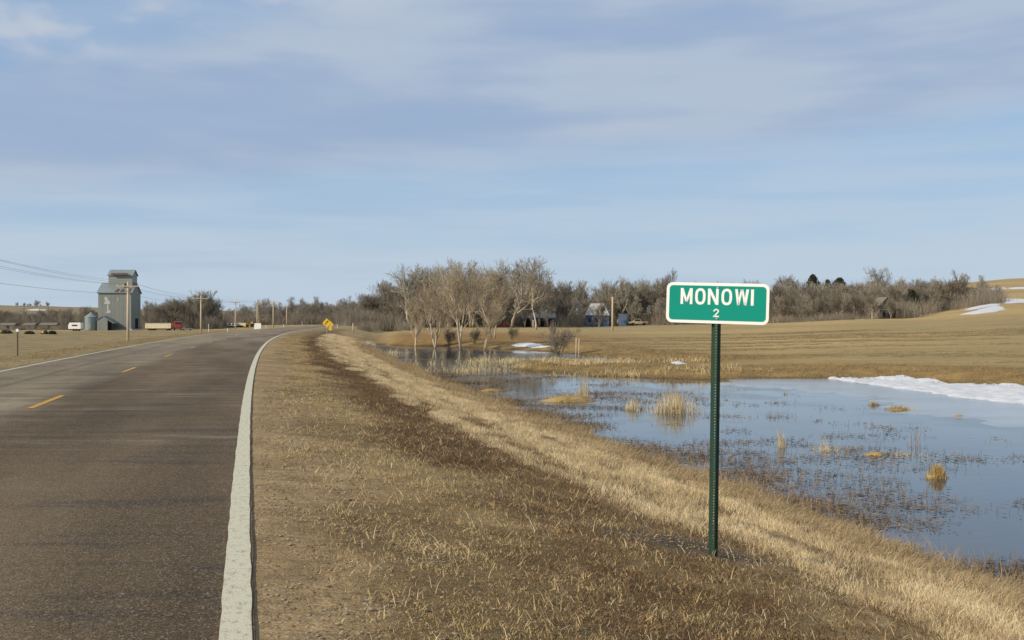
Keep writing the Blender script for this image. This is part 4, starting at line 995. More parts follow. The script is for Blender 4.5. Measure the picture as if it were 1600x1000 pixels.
T('bush1', 1374, 481, 226, 'low bare bush in front of the weathered shack', name='bare_bush', cat='bush')
T('mid2', 820, 462, 238, 'bare tree before the left opening of the grey barn')
T('mid4', 856, 458, 236, 'bare tree before the right end of the grey barn')
# evergreens
def cedar(seed, H, W_c):
    rng = np.random.RandomState(seed); q = MB()
    for i in range(1500):
        t_ = rng.rand()**.8; a = rng.rand()*6.28; r = W_c*(1-t_)**.45*(.35+.65*rng.rand()**.5)*(1+.2*math.sin(a*3+seed)); z = H*(.06+.92*t_)
        c_ = Vector((r*math.cos(a), r*math.sin(a), z)); s_ = .16+.22*rng.rand(); d1 = Vector(rng.randn(3)).normalized()*s_; d2 = Vector(rng.randn(3)).normalized()*s_*.5
        b_ = len(q.v); q.v += [tuple(c_-d1), tuple(c_+d2), tuple(c_+d1), tuple(c_-d2)]; q.f.append((b_, b_+1, b_+2, b_+3)); q.m.append(0)
    tr = MB(); tr.tube([(0, 0, 0), (0, 0, H*.5), (0, 0, H*.96)], [.16, .1, .02], 6)
    return tr.mesh('trunk', M['bark_dark']), q.mesh('crown', M['needle']), H
for i in range(3): TREES['cedar%d' % i] = cedar(i+1, 8, (2.2, 1.6, 2.9)[i])
for (k_, px, top, Y, lab) in [('cedar0', 1270, 428, 296, 'broad dark evergreen cedar with the highest tip right of the sign'), ('cedar1', 1293, 436, 290, 'dark evergreen cedar second right of the sign'),
    ('cedar2', 1312, 433, 298, 'dark evergreen cedar third right of the sign'), ('cedar2', 1425, 452, 250, 'broad dark cedar at the foot of the hill right of the shack'),
    ('cedar1', 990, 462, 256, 'dark cedar between the blue house and the sign'), ('cedar0', 1328, 446, 280, 'low dark cedar in the wood left of the shack')]:
    T(k_, px, top, Y, lab, name='cedar_tree')
# brush under the woods
def brush_mesh(seed):
    rng = np.random.RandomState(seed); V = []; Fc = []
    for i in range(130):
        x, y = rng.randn(2)*.9; h = 1.0+2.4*rng.rand(); l = rng.randn(2)*.28*h; wv_ = .025+.02*rng.rand(); fa = rng.rand()*3.14; w2 = np.array([math.cos(fa), math.sin(fa), 0])*wv_/2
        p0 = np.array([x, y, -.1]); p1 = p0+np.array([l[0]*.4, l[1]*.4, h*.6]); p2 = p0+np.array([l[0], l[1], h]); b_ = len(V)
        V += [p0-w2, p0+w2, p1+w2*.8, p1-w2*.8, p2]; Fc += [(b_, b_+1, b_+2), (b_, b_+2, b_+3), (b_+3, b_+2, b_+4)]
        for j in range(2):
            q = p1+(p2-p1)*rng.rand(); e_ = q+np.array([rng.randn()*.45, rng.randn()*.45, .3+.3*rng.rand()]); b_ = len(V)
            V += [q-w2*.5, q+w2*.5, e_]; Fc.append((b_, b_+1, b_+2))
    return np_mesh('brush', np.array(V), np.array(Fc), M['brush'], smooth=False)
bms = [brush_mesh(i) for i in range(4)]
def thicket(name, specs, lab, hs=1.0):
    pts = []; sc_ = []
    for (xa, xb, Ya, Yb, n) in specs:
        px = xa+(xb-xa)*RNG.rand(n); Y = Ya+(Yb-Ya)*RNG.rand(n); ok = np.array([not blocked(a, c_) for a, c_ in zip(px, Y)]); px, Y = px[ok], Y[ok]; n = len(px); X = (px-800)/F*Y
        pts.append(np.stack([X, Y, G(X, Y)], -1)); v_ = hs*(.6+.7*RNG.rand(n)); sc_.append(np.stack([v_*1.2, v_*1.2, v_], -1))
    pts = np.concatenate(pts); sc_ = np.concatenate(sc_); rot = np.zeros_like(pts); rot[:, 2] = RNG.rand(len(pts))*6.28
    scatter(name, pts, bms, rot, sc_, lab)
thicket('middle_brush', [(540, 620, 215, 270, 120), (600, 1045, 262, 290, 300), (860, 1045, 240, 262, 40)], 'bare brush filling the foot of the middle wood', 1.15)
thicket('right_brush', [(1395, 1420, 232, 250, 30), (1045, 1350, 240, 290, 270), (1350, 1560, 262, 310, 140)], 'bare brush filling the wood right of the sign', 1.25)
thicket('low_brush', [(-20, 150, 312, 320, 46), (540, 640, 190, 215, 24), (1200, 1360, 224, 233, 40)], 'low scattered brush and dead weeds at the field edges', .55)
thicket('left_brush', [(-30, 150, 345, 410, 240), (220, 345, 318, 345, 110)], 'bare brush round the grain elevator trees', 1.3)
thicket('far_brush', [(340, 565, 420, 560, 420)], 'bare brush of the far wood', 1.5)

# ------------------------------------------------------------------ utility poles and wires
def pole(px, Y, top, label, arm=2.7, H=None, rz=.1, m='wood_pole', tilt=0.0, arms=1):
    p = at(px, Y); H = H or hp(px, top, Y)
    root = empty('utility_pole', p, rz); root.rotation_euler = (0, tilt, rz); tag(root, label, 'utility pole', 'wooden utility poles beside the road')
    q = MB(); q.tube([(0, 0, -.5), (0, 0, H*.5), (0, 0, H)], [.17, .15, .12], 10); q.build('pole_shaft', M[m], root, True)
    ends = []
    if arm:
        q = MB(); q.box((0, -.16, H-.42), (arm, .10, .13)); q.build('crossarm', M[m], root)
        q = MB()
        for sx in (-1, 1): q.tube([(sx*arm*.28, -.17, H-.46), (0, -.14, H-1.15)], .018, 4)
        q.build('brace', M['steel'], root)
        for dx_ in (-.48*arm, -.2*arm, .48*arm):
            q = MB(); q.tube([(dx_, -.16, H-.355), (dx_, -.16, H-.28), (dx_, -.16, H-.2)], [.035, .06, .03], 8); q.build('insulator', M['white'], root)
            ends.append(root.location+Matrix.Rotation(rz, 3, 'Z') @ Vector((dx_, -.16, H-.2)))
        q = MB(); q.tube([(0, 0, H), (0, 0, H+.12), (0, 0, H+.2)], [.03, .055, .02], 8); q.build('insulator', M['white'], root)
        ends.append(root.location+Vector((0, 0, H+.2)))
    return root, ends, H
_, e1, H1 = pole(200, 125, 442, 'tan utility pole standing in front of the grain elevator', arm=2.6, rz=.12)
r1 = _
q = MB(); q.box((.05, -.35, .25), (.36, .25, .5)); q.build('base_box', M['white'], r1)
q = MB(); q.tube([(-.33, -.05, H1-.62), (-.33, -.05, H1-.05)], .13, 8); q.box((-.16, -.04, H1-.4), (.2, .05, .08)); q.build('transformer', M['rust'], r1)
_, e2, _h = pole(314, 200, 463, 'second utility pole with crossarm in front of the rounded tree', arm=2.9, rz=.1)
_, e3, _h = pole(368, 258, 470, 'third utility pole standing among the farm machines', arm=2.6, rz=.3)
_, e4, _h = pole(402, 266, 470.5, 'utility pole right behind the white square panel', arm=2.2, rz=.1, arms=2)
_, e5, _h = pole(427, 262, 469.5, 'utility pole just right of the white square panel', arm=2.4, rz=.1)
_, e6, _h = pole(448, 364, 477, 'utility pole left of the distant white trailer', arm=2.4)
pole(489.5, 455, 481, 'utility pole right at the distant white trailer', arm=2.4)
pole(520.5, 480, 481, 'farthest utility pole directly behind the curve signs', arm=2.6)
X0, Y0 = -33.0, 52.0
p0 = Vector((X0, Y0, gz(X0, Y0)))
rt = empty('utility_pole', p0, .15); tag(rt, 'utility pole nearest the camera, farthest left of the row', 'utility pole', 'wooden utility poles beside the road')
H0 = 7.9; q = MB(); q.tube([(0, 0, -.5), (0, 0, H0)], [.17, .12], 10); q.build('pole_shaft', M['wood_pole'], rt, True)
q = MB(); q.box((0, -.16, H0-.42), (2.6, .1, .13)); q.build('crossarm', M['wood_pole'], rt)
e0 = [p0+Vector((dx_, -.16, H0-.28)) for dx_ in (-1.25, -.52, 1.25)]+[p0+Vector((0, 0, H0+.05))]
def sagline(a, c_, sag, n=14): return [a.lerp(c_, i/n)-Vector((0, 0, 4*sag*(i/n)*(1-i/n))) for i in range(n+1)]
for i, lab in enumerate(('power wire on the left end of the crossarms', 'power wire beside the pole shafts left of centre', 'power wire on the right end of the crossarms', 'top power wire carried on the pole tips')):
    pts = sagline(e0[i], e1[i], .45)+sagline(e1[i], e2[i], .5)[1:]+sagline(e2[i], e3[i], .5)[1:]
    if i != 1: pts += sagline(e3[i], e5[i], .2)[1:]+sagline(e5[i], e6[i], .5)[1:]
    q = MB(); q.tube(pts, .008, 4); tag(q.build('power_wire', M['wire']), lab, 'wire', 'wires strung along the utility poles')
a = p0+Vector((0, -.1, 6.1)); c_ = Vector(e1[3])-Vector((0, 0, 1.5))
q = MB(); q.tube(sagline(a, c_, .4)+sagline(c_, Vector(e2[3])-Vector((0, 0, 1.5)), .45)[1:], .010, 4); tag(q.build('power_wire', M['wire']), 'lowest wire slung well below the crossarms', 'wire', 'wires strung along the utility poles')
pole(37, 330, 480, 'distant grey utility pole in front of the left wood', arm=2.4, rz=0, m='wood_grey')
pole(957, 172, 464, 'lone wooden pole without crossarm in the field by the blue house', arm=0)

# ------------------------------------------------------------------ grain elevator and its neighbours
ep = at(187, 300); ez = ep.z
el = empty('grain_elevator', (ep.x, ep.y, ez), R(3)); tag(el, 'tall grey tin-clad grain elevator with a raised headhouse', 'grain elevator')
bw, bd, be, br_ = 9.6, 8.5, 11.1, 13.9
q = MB(); q.box((0, 0, .12), (bw+.4, bd+.4, .5)); q.build('foundation', M['fade'], el)
q = MB(); q.prism([(-bd/2, .3), (bd/2, .3), (bd/2, be), (0, br_), (-bd/2, be)], -bw/2, bw/2, 'x'); q.build('wall', M['tin'], el)
for sgn in (-1, 1):
    q = MB(); a = (sgn*(bd/2+.35), be-.22); c_ = (0, br_+.06); q.prism([a, c_, (0, br_+.22), (sgn*(bd/2+.40), be-.06)] if sgn < 0 else [c_, a, (sgn*(bd/2+.40), be-.06), (0, br_+.22)], -bw/2-.35, bw/2+.35, 'x'); q.build('roof', M['tin_roof'], el)
hw, hd, h0, h1, h2 = 6.9, 4.6, be+.4, 16.3, 17.9
q = MB(); hx = .95; q.prism([(-hd/2, h0), (hd/2, h0), (hd/2, h1), (0, h2-.1), (-hd/2, h1)], hx-hw/2, hx+hw/2, 'x'); head = q.build('headhouse', M['tin_pale'], el)
for sgn in (-1, 1):
    q = MB(); a = (sgn*(hd/2+.3), h1-.18); c_ = (0, h2); q.prism([a, c_, (0, h2+.14), (sgn*(hd/2+.34), h1-.05)] if sgn < 0 else [c_, a, (sgn*(hd/2+.34), h1-.05), (0, h2+.14)], hx-hw/2-.3, hx+hw/2+.3, 'x'); q.build('roof', M['tin_roof'], head)
def onroof(y): return be-.06+(y+bd/2+.4)/(bd/2+.4)*(br_+.22-be+.06)
q = MB()                                   # missing sheets on the roof
for poly in ([(-.2, -4.45), (1.1, -4.45), (1.1, -3.1), (.6, -2.7), (.25, -3.0)], [(1.5, -4.45), (2.9, -4.45), (2.5, -3.2), (2.0, -2.7), (1.5, -3.4)], [(3.0, -4.3), (4.5, -4.4), (4.6, -2.8), (3.7, -2.6)]):
    vs = [(x_, y_, onroof(y_)+.03) for x_, y_ in poly]+[(x_, y_, onroof(y_)-.02) for x_, y_ in poly]; n = len(poly)
    q.add(vs, [tuple(range(n)), tuple(range(2*n-1, n-1, -1))]+[(i, (i+1) % n, (i+1) % n+n, i+n) for i in range(n)])
q.build('bare_boards', M['rust'], el)
q = MB(); q.box((hx-.1, -hd/2-.55, h1+.35), (4.9, .06, 1.0), M=Matrix.Rotation(R(-55), 3, 'X')); q.build('dark_roof_sheets', M['rust'], head)
q = MB(); q.box((bw/2-.75, -bd/2-.02, 5.6), (1.3, .05, 10.9)); q.build('corner_sheet', M['tin_pale'], el)
q = MB()
for k_ in range(1, 8): q.box((-bw/2+k_*1.2, -bd/2-.012, 5.7), (.05, .03, 10.8))
for k_ in range(1, 5): q.box((-.65, -bd/2-.010, .3+k_*2.2), (bw-1.35, .025, .05))
q.build('sheet_seams', M['tin_pale'], el)
q = MB()                                   # worn remains of a painted mark
for poly in ([(-3.1, 9.4), (-2.6, 9.9), (-2.1, 9.7), (-1.9, 8.9), (-1.3, 8.4), (-1.25, 7.9), (-1.9, 7.4), (-2.3, 7.7), (-2.9, 7.6), (-3.1, 8.0), (-2.75, 8.6)],
             [(-2.2, 7.35), (-1.6, 7.35), (-1.9, 6.5), (-1.5, 5.9), (-2.1, 5.9), (-2.3, 6.6)], [(-2.4, 5.85), (-1.2, 5.85), (-1.15, 5.1), (-2.7, 5.1), (-2.2, 5.5)], [(.5, 9.6), (.8, 9.0), (.95, 9.6), (1.2, 9.9), (1.0, 8.8), (.75, 8.5)]):
    q.prism(poly, -bd/2-.06, -bd/2-.04, 'y')
q.build('painted_mark', M['fade'], el)
q = MB(); q.box((bw/2+.04, .5, 1.9), (.06, 2.6, 3.2)); q.build('drive_door', M['dark'], el)
# gabled shed
sp_ = at(163.3, 293); sh = empty('tin_shed', sp_, R(3)); tag(sh, 'small gabled tin shed against the left front of the elevator', 'shed')
q = MB(); q.prism([(-1.5, 0), (1.45, 0), (1.45, 3.1), (0, 4.1), (-1.5, 3.1)], -1.8, 1.8, 'y'); q.build('wall', M['tin'], sh)
q = MB(); q.prism([(-1.75, 2.95), (0, 4.12), (0, 4.28), (-1.85, 3.05)], -2.0, 2.0, 'y'); q.build('roof', M['tin_roof'], sh)
q = MB(); q.prism([(0, 4.12), (1.6, 3.05), (3.3, 2.0), (3.4, 2.12), (1.7, 3.2), (0, 4.28)], -2.0, 2.0, 'y'); q.build('roof', M['tin_roof'], sh)
q = MB(); q.box((2.3, -1.2, 1.1), (1.7, .1, 2.2)); q.build('open_bay', M['dark'], sh)
# round bin
bp_ = at(142.3, 296); bn_ = empty('grain_bin', bp_); tag(bn_, 'round galvanised grain bin with a conical roof left of the elevator', 'grain bin')
q = MB(); n = 28; rr_ = 1.75; zs = np.arange(0, 4.01, .125)
q.tube([(0, 0, z_) for z_ in zs], [rr_+(.02 if i % 2 else 0) for i in range(len(zs))], n); q.build('wall', M['bin'], bn_, True)
q = MB(); q.tube([(0, 0, 3.95), (0, 0, 4.02), (0, 0, 5.2), (0, 0, 5.35)], [rr_+.14, rr_+.12, .25, .2], n); q.build('roof', M['tin_roof'], bn_, False)
q = MB(); q.box((.3, -rr_-.02, 1.3), (.6, .08, 1.6)); q.build('hatch', M['tin_pale'], bn_)
tk = at(153.0, 296.5); q = MB(); q.tube([(0, 0, 0), (0, 0, .1), (0, 0, 2.0), (0, 0, 2.25)], [.3, .42, .42, .15], 12); o = q.build('white_tank', M['white'], None, True, tk); tag(o, 'small upright white tank between the bin and the shed', 'tank')
# generic wheeled thing builder
def wheel(parent, x, y, r, w_=.22):
    q = MB(); q.tube([(x, y-w_/2, r), (x, y+w_/2, r)], r, 14); q.build('wheel', M['rubber'], parent)
# camper
cp = at(119, 285); cv = empty('camper_trailer', cp, R(2)); tag(cv, 'white camper trailer with a dark window left of the grain bin', 'camper')
q = MB(); q.prism([(-1.8, .55), (1.75, .55), (1.8, 1.6), (1.65, 2.35), (-1.5, 2.35), (-1.85, 1.5)], -1.05, 1.05, 'y'); q.build('body', M['white'], cv, bevel=.06)
q = MB(); q.box((0, -1.07, 1.6), (1.5, .05, .38)); q.build('window', M['glass'], cv)
q = MB(); q.box((1.3, -1.07, 1.35), (.5, .04, 1.5)); q.build('door', M['white'], cv)
for x_ in (-.3, .45): wheel(cv, x_, -1.0, .33); wheel(cv, x_, 1.0, .33)
q = MB(); q.box((0, 0, .45), (3.0, 1.4, .18)); q.tube([(-1.6, 0, .45), (-2.7, 0, .42)], .05, 6); q.build('chassis', M['rubber'], cv)
# low outbuildings in the left wood
for (px, w_, lab) in ((14, 4.6, 'low grey outbuilding at the left edge of the left wood'), (48, 3.6, 'low grey outbuilding right of the distant pole'), (78, 5.2, 'low long grey outbuilding left of the white camper')):
    p = at(px, 325); sb = empty('outbuilding', p); tag(sb, lab, 'shed', 'grey outbuildings before the left wood')
    q = MB(); q.prism([(-1.6, 0), (1.6, 0), (1.6, 1.5), (0, 2.1), (-1.6, 1.5)], -w_/2, w_/2, 'x'); q.build('wall', M['wood_grey'], sb)
    q = MB(); q.prism([(-1.8, 1.42), (0, 2.12), (1.8, 1.42), (1.8, 1.54), (0, 2.26), (-1.8, 1.54)][::-1], -w_/2-.2, w_/2+.2, 'x'); q.build('roof', M['wood_grey'], sb)
    q = MB(); q.box((.4, -1.62, .9), (.9, .06, 1.2)); q.build('door', M['dark'], sb)
# shrubs and little yellow tractor on the left field
def shrub(px, Y, w_, h_, label, m='needle'):
    p = at(px, Y); rng = np.random.RandomState(int(px)); q = MB()
    for i in range(420):
        v_ = rng.randn(3); v_ /= np.linalg.norm(v_); r = rng.rand()**.4; c_ = Vector((v_[0]*w_/2*r, v_[1]*w_/2*r, abs(v_[2])*h_*r)); s_ = .10+.12*rng.rand()
        d1 = Vector(rng.randn(3)).normalized()*s_; d2 = Vector(rng.randn(3)).normalized()*s_*.6; b_ = len(q.v)
        q.v += [tuple(c_-d1), tuple(c_+d2), tuple(c_+d1), tuple(c_-d2)]; q.f.append((b_, b_+1, b_+2, b_+3)); q.m.append(0)
    root = empty('shrub', p); tag(root, label, 'shrub'); q.build('foliage', M[m], root)
    q = MB(); q.tube([(0, 0, -.1), (.05, 0, h_*.6)], [.06, .02], 5); q.build('stem', M['bark_dark'], root)
shrub(82, 225, 2.0, .85, 'dark low evergreen shrub right of the small yellow tractor')
shrub(46, 228, 2.4, .8, 'dark low evergreen shrub in the left field by the distant pole')
shrub(10, 235, 2.8, 1.0, 'dark low shrub at the left frame edge of the field')
def tractor(px, Y, label, m, s_=1.0, rz=0, name='tractor', cat='tractor', cab='glass'):
    p = at(px, Y); root = empty(name, p, rz, s_); tag(root, label, cat)
    q = MB(); q.prism([(-.4, .6), (1.5, .6), (1.55, 1.15), (1.4, 1.3), (-.4, 1.35)], -.4, .4, 'y'); q.build('hood', M[m], root, bevel=.04)
    q = MB(); q.prism([(-1.3, .8), (-.4, .8), (-.35, 2.2), (-1.15, 2.2)], -.6, .6, 'y'); q.build('cab', M[cab], root)
    q = MB(); q.box((-.78, 0, 2.26), (1.15, 1.4, .12)); q.build('cab_roof', M[m], root)
    for y_ in (-.75, .75): wheel(root, -.9, y_, .78, .35); wheel(root, 1.15, y_*.85, .42, .25)
    q = MB(); q.tube([(.9, .1, 1.2), (.9, .1, 2.0)], .04, 6); q.build('exhaust', M['rubber'], root)
    return root
tractor(69, 226, 'small yellow tractor parked among dark shrubs in the left field', 'yellow', .42, 2.9)
# long trailer, red truck, machines
def boxtrailer(px, Y, Lw, Hh, label, m, name='trailer', cat='trailer', rz=0, win=0):
    p = at(px, Y); root = empty(name, p, rz); tag(root, label, cat)
    q = MB(); q.box((0, 0, .55+Hh/2), (Lw, 2.3, Hh)); q.build('body', M[m], root, bevel=.05)
    q = MB(); q.box((0, 0, .58+Hh+.04), (Lw+.1, 2.4, .1)); q.build('roof', M['tin_roof'], root)
    for x_ in (-Lw*.34, -Lw*.34+.9, Lw*.36): wheel(root, x_, -.95, .42); wheel(root, x_, .95, .42)
    q = MB(); q.box((0, 0, .47), (Lw*.95, 1.2, .16)); q.build('chassis', M['rubber'], root)
    q = MB()
    for i in range(int(Lw/1.2)): q.box((-Lw/2+.6+i*1.2, -1.165, .55+Hh/2), (.06, .04, Hh*.94))
    q.build('side_ribs', M[m], root)
    for k_ in range(win):
        q = MB(); q.box((-Lw/2+(k_+.7)*Lw/(win+.4), -1.17, .6+Hh*.6), (.7, .05, .5)); q.build('window', M['glass'], root)
    return root
boxtrailer(249, 286, 7.3, 1.45, 'long cream box trailer parked right of the grain elevator', 'cream')
def truck(px, Y, label, m, s_=1.0, rz=0, name='truck', cat='truck', bed='dark'):
    p = at(px, Y); root = empty(name, p, rz, s_); tag(root, label, cat)
    q = MB(); q.prism([(-2.5, .5), (2.3, .5), (2.35, 1.0), (1.25, 1.12), (.75, 1.72), (-.55, 1.75), (-.65, 1.1), (-2.5, 1.1)], -.92, .92, 'y'); q.build('body', M[m], root, bevel=.05)
    q = MB(); q.prism([(1.08, 1.14), (.7, 1.62), (-.45, 1.64), (-.48, 1.14)], -.935, -.925, 'y'); q.build('window', M['glass'], root)
    q = MB(); q.prism([(1.08, 1.14), (.7, 1.62), (-.45, 1.64), (-.48, 1.14)], .925, .935, 'y'); q.build('window', M['glass'], root)
    for x_ in (-1.55, 1.5):
        for y_ in (-.82, .82): wheel(root, x_, y_, .38)
    for y_ in (-.6, .6):
        q = MB(); q.box((2.36, y_, .82), (.05, .25, .16)); q.build('headlight', M['white'], root)
    return root
rp = at(278, 286); rt_ = empty('red_truck', rp, R(-70), .92); tag(rt_, 'tall red truck cab parked right of the cream trailer', 'truck')
q = MB(); q.prism([(-1.2, .7), (1.2, .7), (1.25, 1.6), (1.1, 2.75), (-1.15, 2.8)], -1.1, 1.1, 'y'); q.build('cab', M['red'], rt_, bevel=.06)
q = MB(); q.prism([(1.2, .6), (2.1, .6), (2.1, 1.5), (1.2, 1.65)], -.85, .85, 'y'); q.build('hood', M['red'], rt_, bevel=.06)
q = MB(); q.box((1.2, 0, 2.2), (.06, 1.7, .7), M=Matrix.Rotation(R(-6), 3, 'Y')); q.build('windscreen', M['glass'], rt_)
for x_ in (-.8, 1.5): wheel(rt_, x_, -1.0, .5, .3); wheel(rt_, x_, 1.0, .5, .3)
truck(292, 285, 'silver blue pickup truck parked right of the red truck', 'steel', .6, R(200), name='pickup_truck')
truck(605, 262, 'pale pickup truck half hidden by trees left of the grove', 'fade', 1.1, R(180), name='pickup_truck')
boxtrailer(340, 350, 2.6, 1.0, 'small white farm trailer leftmost of the row of machines', 'white', win=1)
tractor(350.5, 350, 'dull red tractor between two white farm trailers', 'dull_red', .72, 0)
boxtrailer(363, 350, 2.9, 1.0, 'white farm trailer with windows left of the cream wagon', 'white', win=2)
boxtrailer(378, 352, 3.2, 1.0, 'cream grain wagon left of the yellow machine', 'cream', name='grain_wagon', cat='wagon')
cb = tractor(391, 352, 'yellow combine harvester rightmost of the row of machines', 'yellow', .8, R(180), name='combine_harvester', cat='combine', cab='yellow')
q = MB(); q.prism([(1.5, .2), (2.4, .15), (2.4, .8), (1.5, .9)], -1.6, 1.6, 'y'); q.build('header', M['yellow'], cb)
boxtrailer(490, 440, 5.4, 1.0, 'distant low white trailer house beside the far road', 'white', name='trailer_house', cat='trailer house', win=3)
# white panel on posts seen from behind
wp = at(402.5, 205); wr = empty('sign_board', wp); tag(wr, 'blank white square sign board on two posts left of the road', 'sign board')
q = MB(); q.box((0, 0, 1.15), (1.42, .04, 1.28)); q.build('board', M['white'], wr, bevel=.01)
for x_ in (-.45, .45): q = MB(); q.box((x_, .06, .5), (.09, .07, 1.6)); q.build('post', M['wood_grey'], wr)
# reflector posts
def delin(px, Y, top, label, refl='white', m='brown_post', r=.055):
    p = at(px, Y); H = hp(px, top, Y); root = empty('reflector_post', p); tag(root, label, 'reflector post', 'roadside reflector posts')
    q = MB(); q.box((0, 0, H/2-.1), (.055, .03, H+.2)); q.build('post', M[m], root)
    q = MB(); q.tube([(0, -.02, H-.02), (0, -.045, H-.02)], r, 12); q.build('reflector', M[refl], root)
    return root
delin(27.5, 50, 515.5, 'brown post with a round white reflector at the left edge, nearest the camera', r=.075)
delin(326, 150, 507, 'short white reflector post left of the farm machines', m='white')
delin(355.5, 122, 513.5, 'short white reflector post at the left road edge below the machines', m='white')
delin(415.5, 168, 508.5, 'short white reflector post right of the blank sign board', m='white')
delin(443, 190, 507, 'short pale reflector post where the left road edge curves away', m='white')
delin(472, 260, 502, 'farthest pale reflector post by the white trailer house', m='white')
delin(527, 176, 507, 'short white reflector post right of the curve signs', m='white')
# curve warning signs
def curve_sign(px, Y, ctr, label, plate=False, s_=.76, small=False):
    p = at(px, Y); zc = CH-(ctr-HZ)/F*Y-p.z; root = empty('curve_sign', p, R(-6)); tag(root, label, 'road sign', 'yellow curve warning signs')
    q = MB(); q.box((0, .03, (zc+s_*.6)/2), (.07, .04, zc+s_*.6)); q.build('post', M['steel'], root)
    d = s_*.7071; r = .05
    q = MB(); q.prism([(0, -d), (-d, 0), (0, d), (d, 0)], -.002, .004, 'y'); o = q.build('panel', M['yellow'], root, loc=(0, 0, zc))
    q = MB(); q.prism([(-.02-.14, -.26), (-.06, -.26), (-.06, .0), (-.02, .06), (.04, .10), (.08, .0), (.22, .19), (.04, .30), (.06, .19), (-.05, .13), (-.16, .02)], -.006, -.003, 'y'); q.build('arrow', M['rubber'], o)
    if plate:
        q = MB(); q.box((0, 0, zc-d-.16), (.46, .012, .44)); q.build('speed_plate', M['yellow'], root)
    return root
curve_sign(510.6, 120, 504.6, 'yellow curve warning sign with a right bending arrow, the nearer one', s_=.80)
curve_sign(516.0, 152, 506.8, 'yellow curve warning sign half hidden behind the nearer one, with speed plate', plate=True, s_=.76)
for (px, Y, top, lab) in ((551.5, 170, 505, 'pale wooden fence post right of the curve signs'), (833, 200, 500, 'thick pale gatepost in front of the grey barn'), (836.5, 200, 503, 'thin post beside the thick pale gatepost'), (900, 84, 528, 'pale stake at the backwater right of the bushy snag'), (904.5, 84, 529, 'second pale stake at the backwater, slightly taller')):
    p = at(px, Y); q = MB(); q.tube([(0, 0, -.2), (.02, 0, hp(px, top, Y))], [.11 if Y > 100 else .05, .09 if Y > 100 else .04], 7); o = q.build('fence_post', M['wood_pole'], None, True, p); tag(o, lab, 'post')
# old blue house with patchy white roof
hp_ = at(935, 256); ho = empty('old_house', hp_, R(-12)); tag(ho, 'derelict blue house with a steep patchy white roof', 'house')
q = MB(); q.box((0, 0, 1.45), (5.9, 4.8, 2.9)); q.build('wall', M['blue'], ho)
q = MB(); q.add([(-3.2, -2.7, 2.85), (3.2, -2.7, 2.85), (3.2, 2.7, 2.85), (-3.2, 2.7, 2.85), (-1.9, -.5, 5.9), (1.5, -.5, 5.9), (1.5, .5, 5.9), (-1.9, .5, 5.9)], [(0, 3, 2, 1), (4, 5, 6, 7), (0, 1, 5, 4), (1, 2, 6, 5), (2, 3, 7, 6), (3, 0, 4, 7)]); rf = q.build('roof', M['snowroof'], ho)
q = MB(); q.box((-.8, .1, 6.2), (.5, .5, .9)); q.build('chimney', M['rust'], rf)
for x_ in (-1.9, .2): q = MB(); q.box((x_, -2.43, 1.5), (.8, .06, 1.1)); w1 = q.build('window', M['glass'], ho); q = MB(); q.box((x_, -2.45, .92), (.95, .1, .08)); q.build('sill', M['white'], w1)
q = MB(); q.box((-.85, -2.43, 1.05), (.85, .06, 2.1)); q.build('door', M['wood_grey'], ho)
p = at(973.5, 252); bs = empty('blue_shed', p, R(-8)); tag(bs, 'small blue shed between the derelict house and the tan van', 'shed')
q = MB(); q.prism([(-1.05, 0), (1.05, 0), (1.05, 2.7), (-1.05, 2.95)], -1.2, 1.2, 'y'); q.build('wall', M['blue'], bs)
q = MB(); q.prism([(-1.2, 2.95), (1.2, 2.68), (1.2, 2.8), (-1.2, 3.08)], -1.35, 1.35, 'y'); q.build('roof', M['tin_roof'], bs)
q = MB(); q.box((.5, -1.22, 1.2), (.75, .05, 2.0)); q.build('door', M['blue'], bs)
truck(997, 250, 'tan van-like truck parked right of the blue shed', 'tan', .95, R(180), name='tan_truck')
truck(785, 245, 'dull red car parked behind the pond trees', 'dull_red', .85, 0, name='red_car', cat='car')
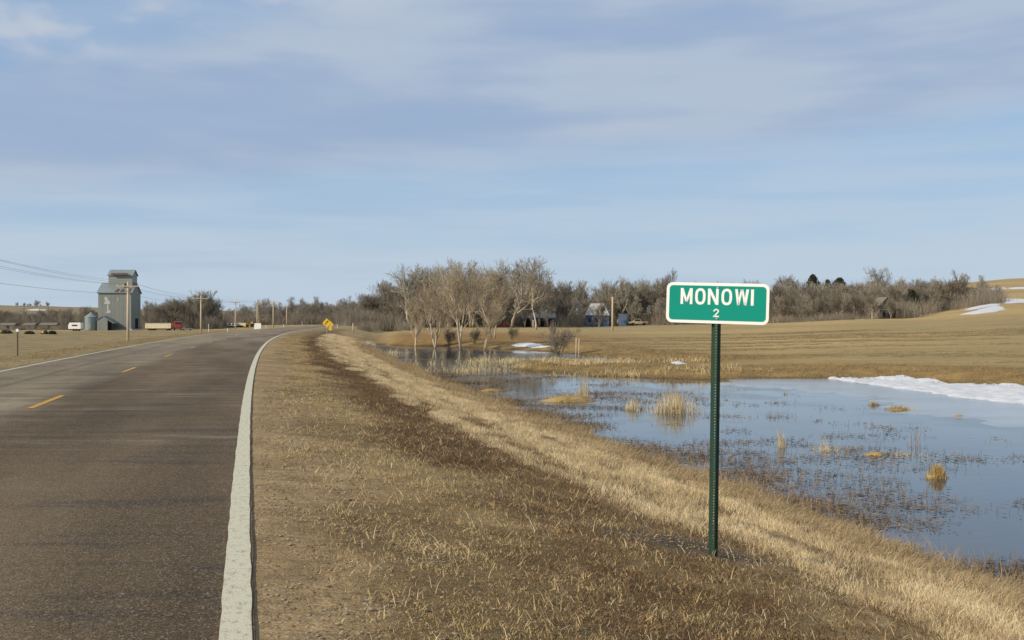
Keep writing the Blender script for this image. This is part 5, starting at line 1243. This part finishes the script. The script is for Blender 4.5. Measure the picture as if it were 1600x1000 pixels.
# grey barn
p = at(840, 252); ba = empty('grey_barn', p, R(4)); tag(ba, 'long weathered grey barn with dark openings behind the pond trees', 'barn')
q = MB(); q.prism([(-2.5, 0), (2.5, 0), (2.5, 2.3), (0, 3.4), (-2.5, 2.3)], -4.2, 4.2, 'x'); q.build('wall', M['wood_grey'], ba)
q = MB(); q.prism([(-2.75, 2.2), (0, 3.42), (2.75, 2.2), (2.75, 2.34), (0, 3.58), (-2.75, 2.34)][::-1], -4.4, 4.4, 'x'); q.build('roof', M['tin_roof'], ba)
for x_, w_ in ((-2.6, 1.1), (.6, 1.5), (2.9, .9)): q = MB(); q.box((x_, -2.52, 1.0), (w_, .06, 1.9)); q.build('opening', M['dark'], ba)
q = MB()
for i in range(20): q.box((-4.1+i*.43, -2.535, 1.15), (.05, .025, 2.2))
q.build('board_seams', M['dark'], ba)
# weathered shack
p = at(1378, 232); sk_ = empty('weathered_shack', p, R(14), .92); tag(sk_, 'tall narrow weathered wooden shack with dark doorways by the wood', 'shack')
q = MB(); q.prism([(-1.85, 0), (1.85, 0), (1.85, 3.2), (.1, 5.2), (-1.85, 3.2)], -1.8, 1.8, 'y'); q.build('wall', M['wood_grey'], sk_)
q = MB(); q.prism([(-2.1, 3.0), (.1, 5.22), (2.1, 3.0), (2.12, 3.14), (.1, 5.38), (-2.12, 3.14)][::-1], -2.0, 2.0, 'y'); q.build('roof', M['wood_grey'], sk_)
q = MB(); q.box((1.0, -1.82, 1.0), (.62, .05, 1.9)); q.build('door', M['dark'], sk_)
q = MB(); q.box((-.75, -1.82, 1.1), (.85, .05, 1.3)); q.build('window', M['dark'], sk_)
q = MB(); q.box((-.3, -1.82, 4.0), (.3, .05, .7)); q.build('window', M['dark'], sk_)
q = MB(); q.box((.1, -1.84, 2.25), (3.5, .05, .1)); q.build('trim', M['cream'], sk_)
q = MB()
for i in range(11): q.box((-1.7+i*.34, -1.812, 1.6), (.035, .02, 3.1))
q.build('board_seams', M['dark'], sk_)
# pale lane beyond the road
lane = drape('gravel_lane', [(446,505.5),(458,502.5),(474,500.2),(476,501.4),(460,504.5),(450,506.5)], mat('lane_gravel', (.42, .36, .27), .9, .1, .5), .02, 1.5, .3, False, .05)
if lane: tag(lane, kind='structure')
print('objects', len(bpy.data.objects))
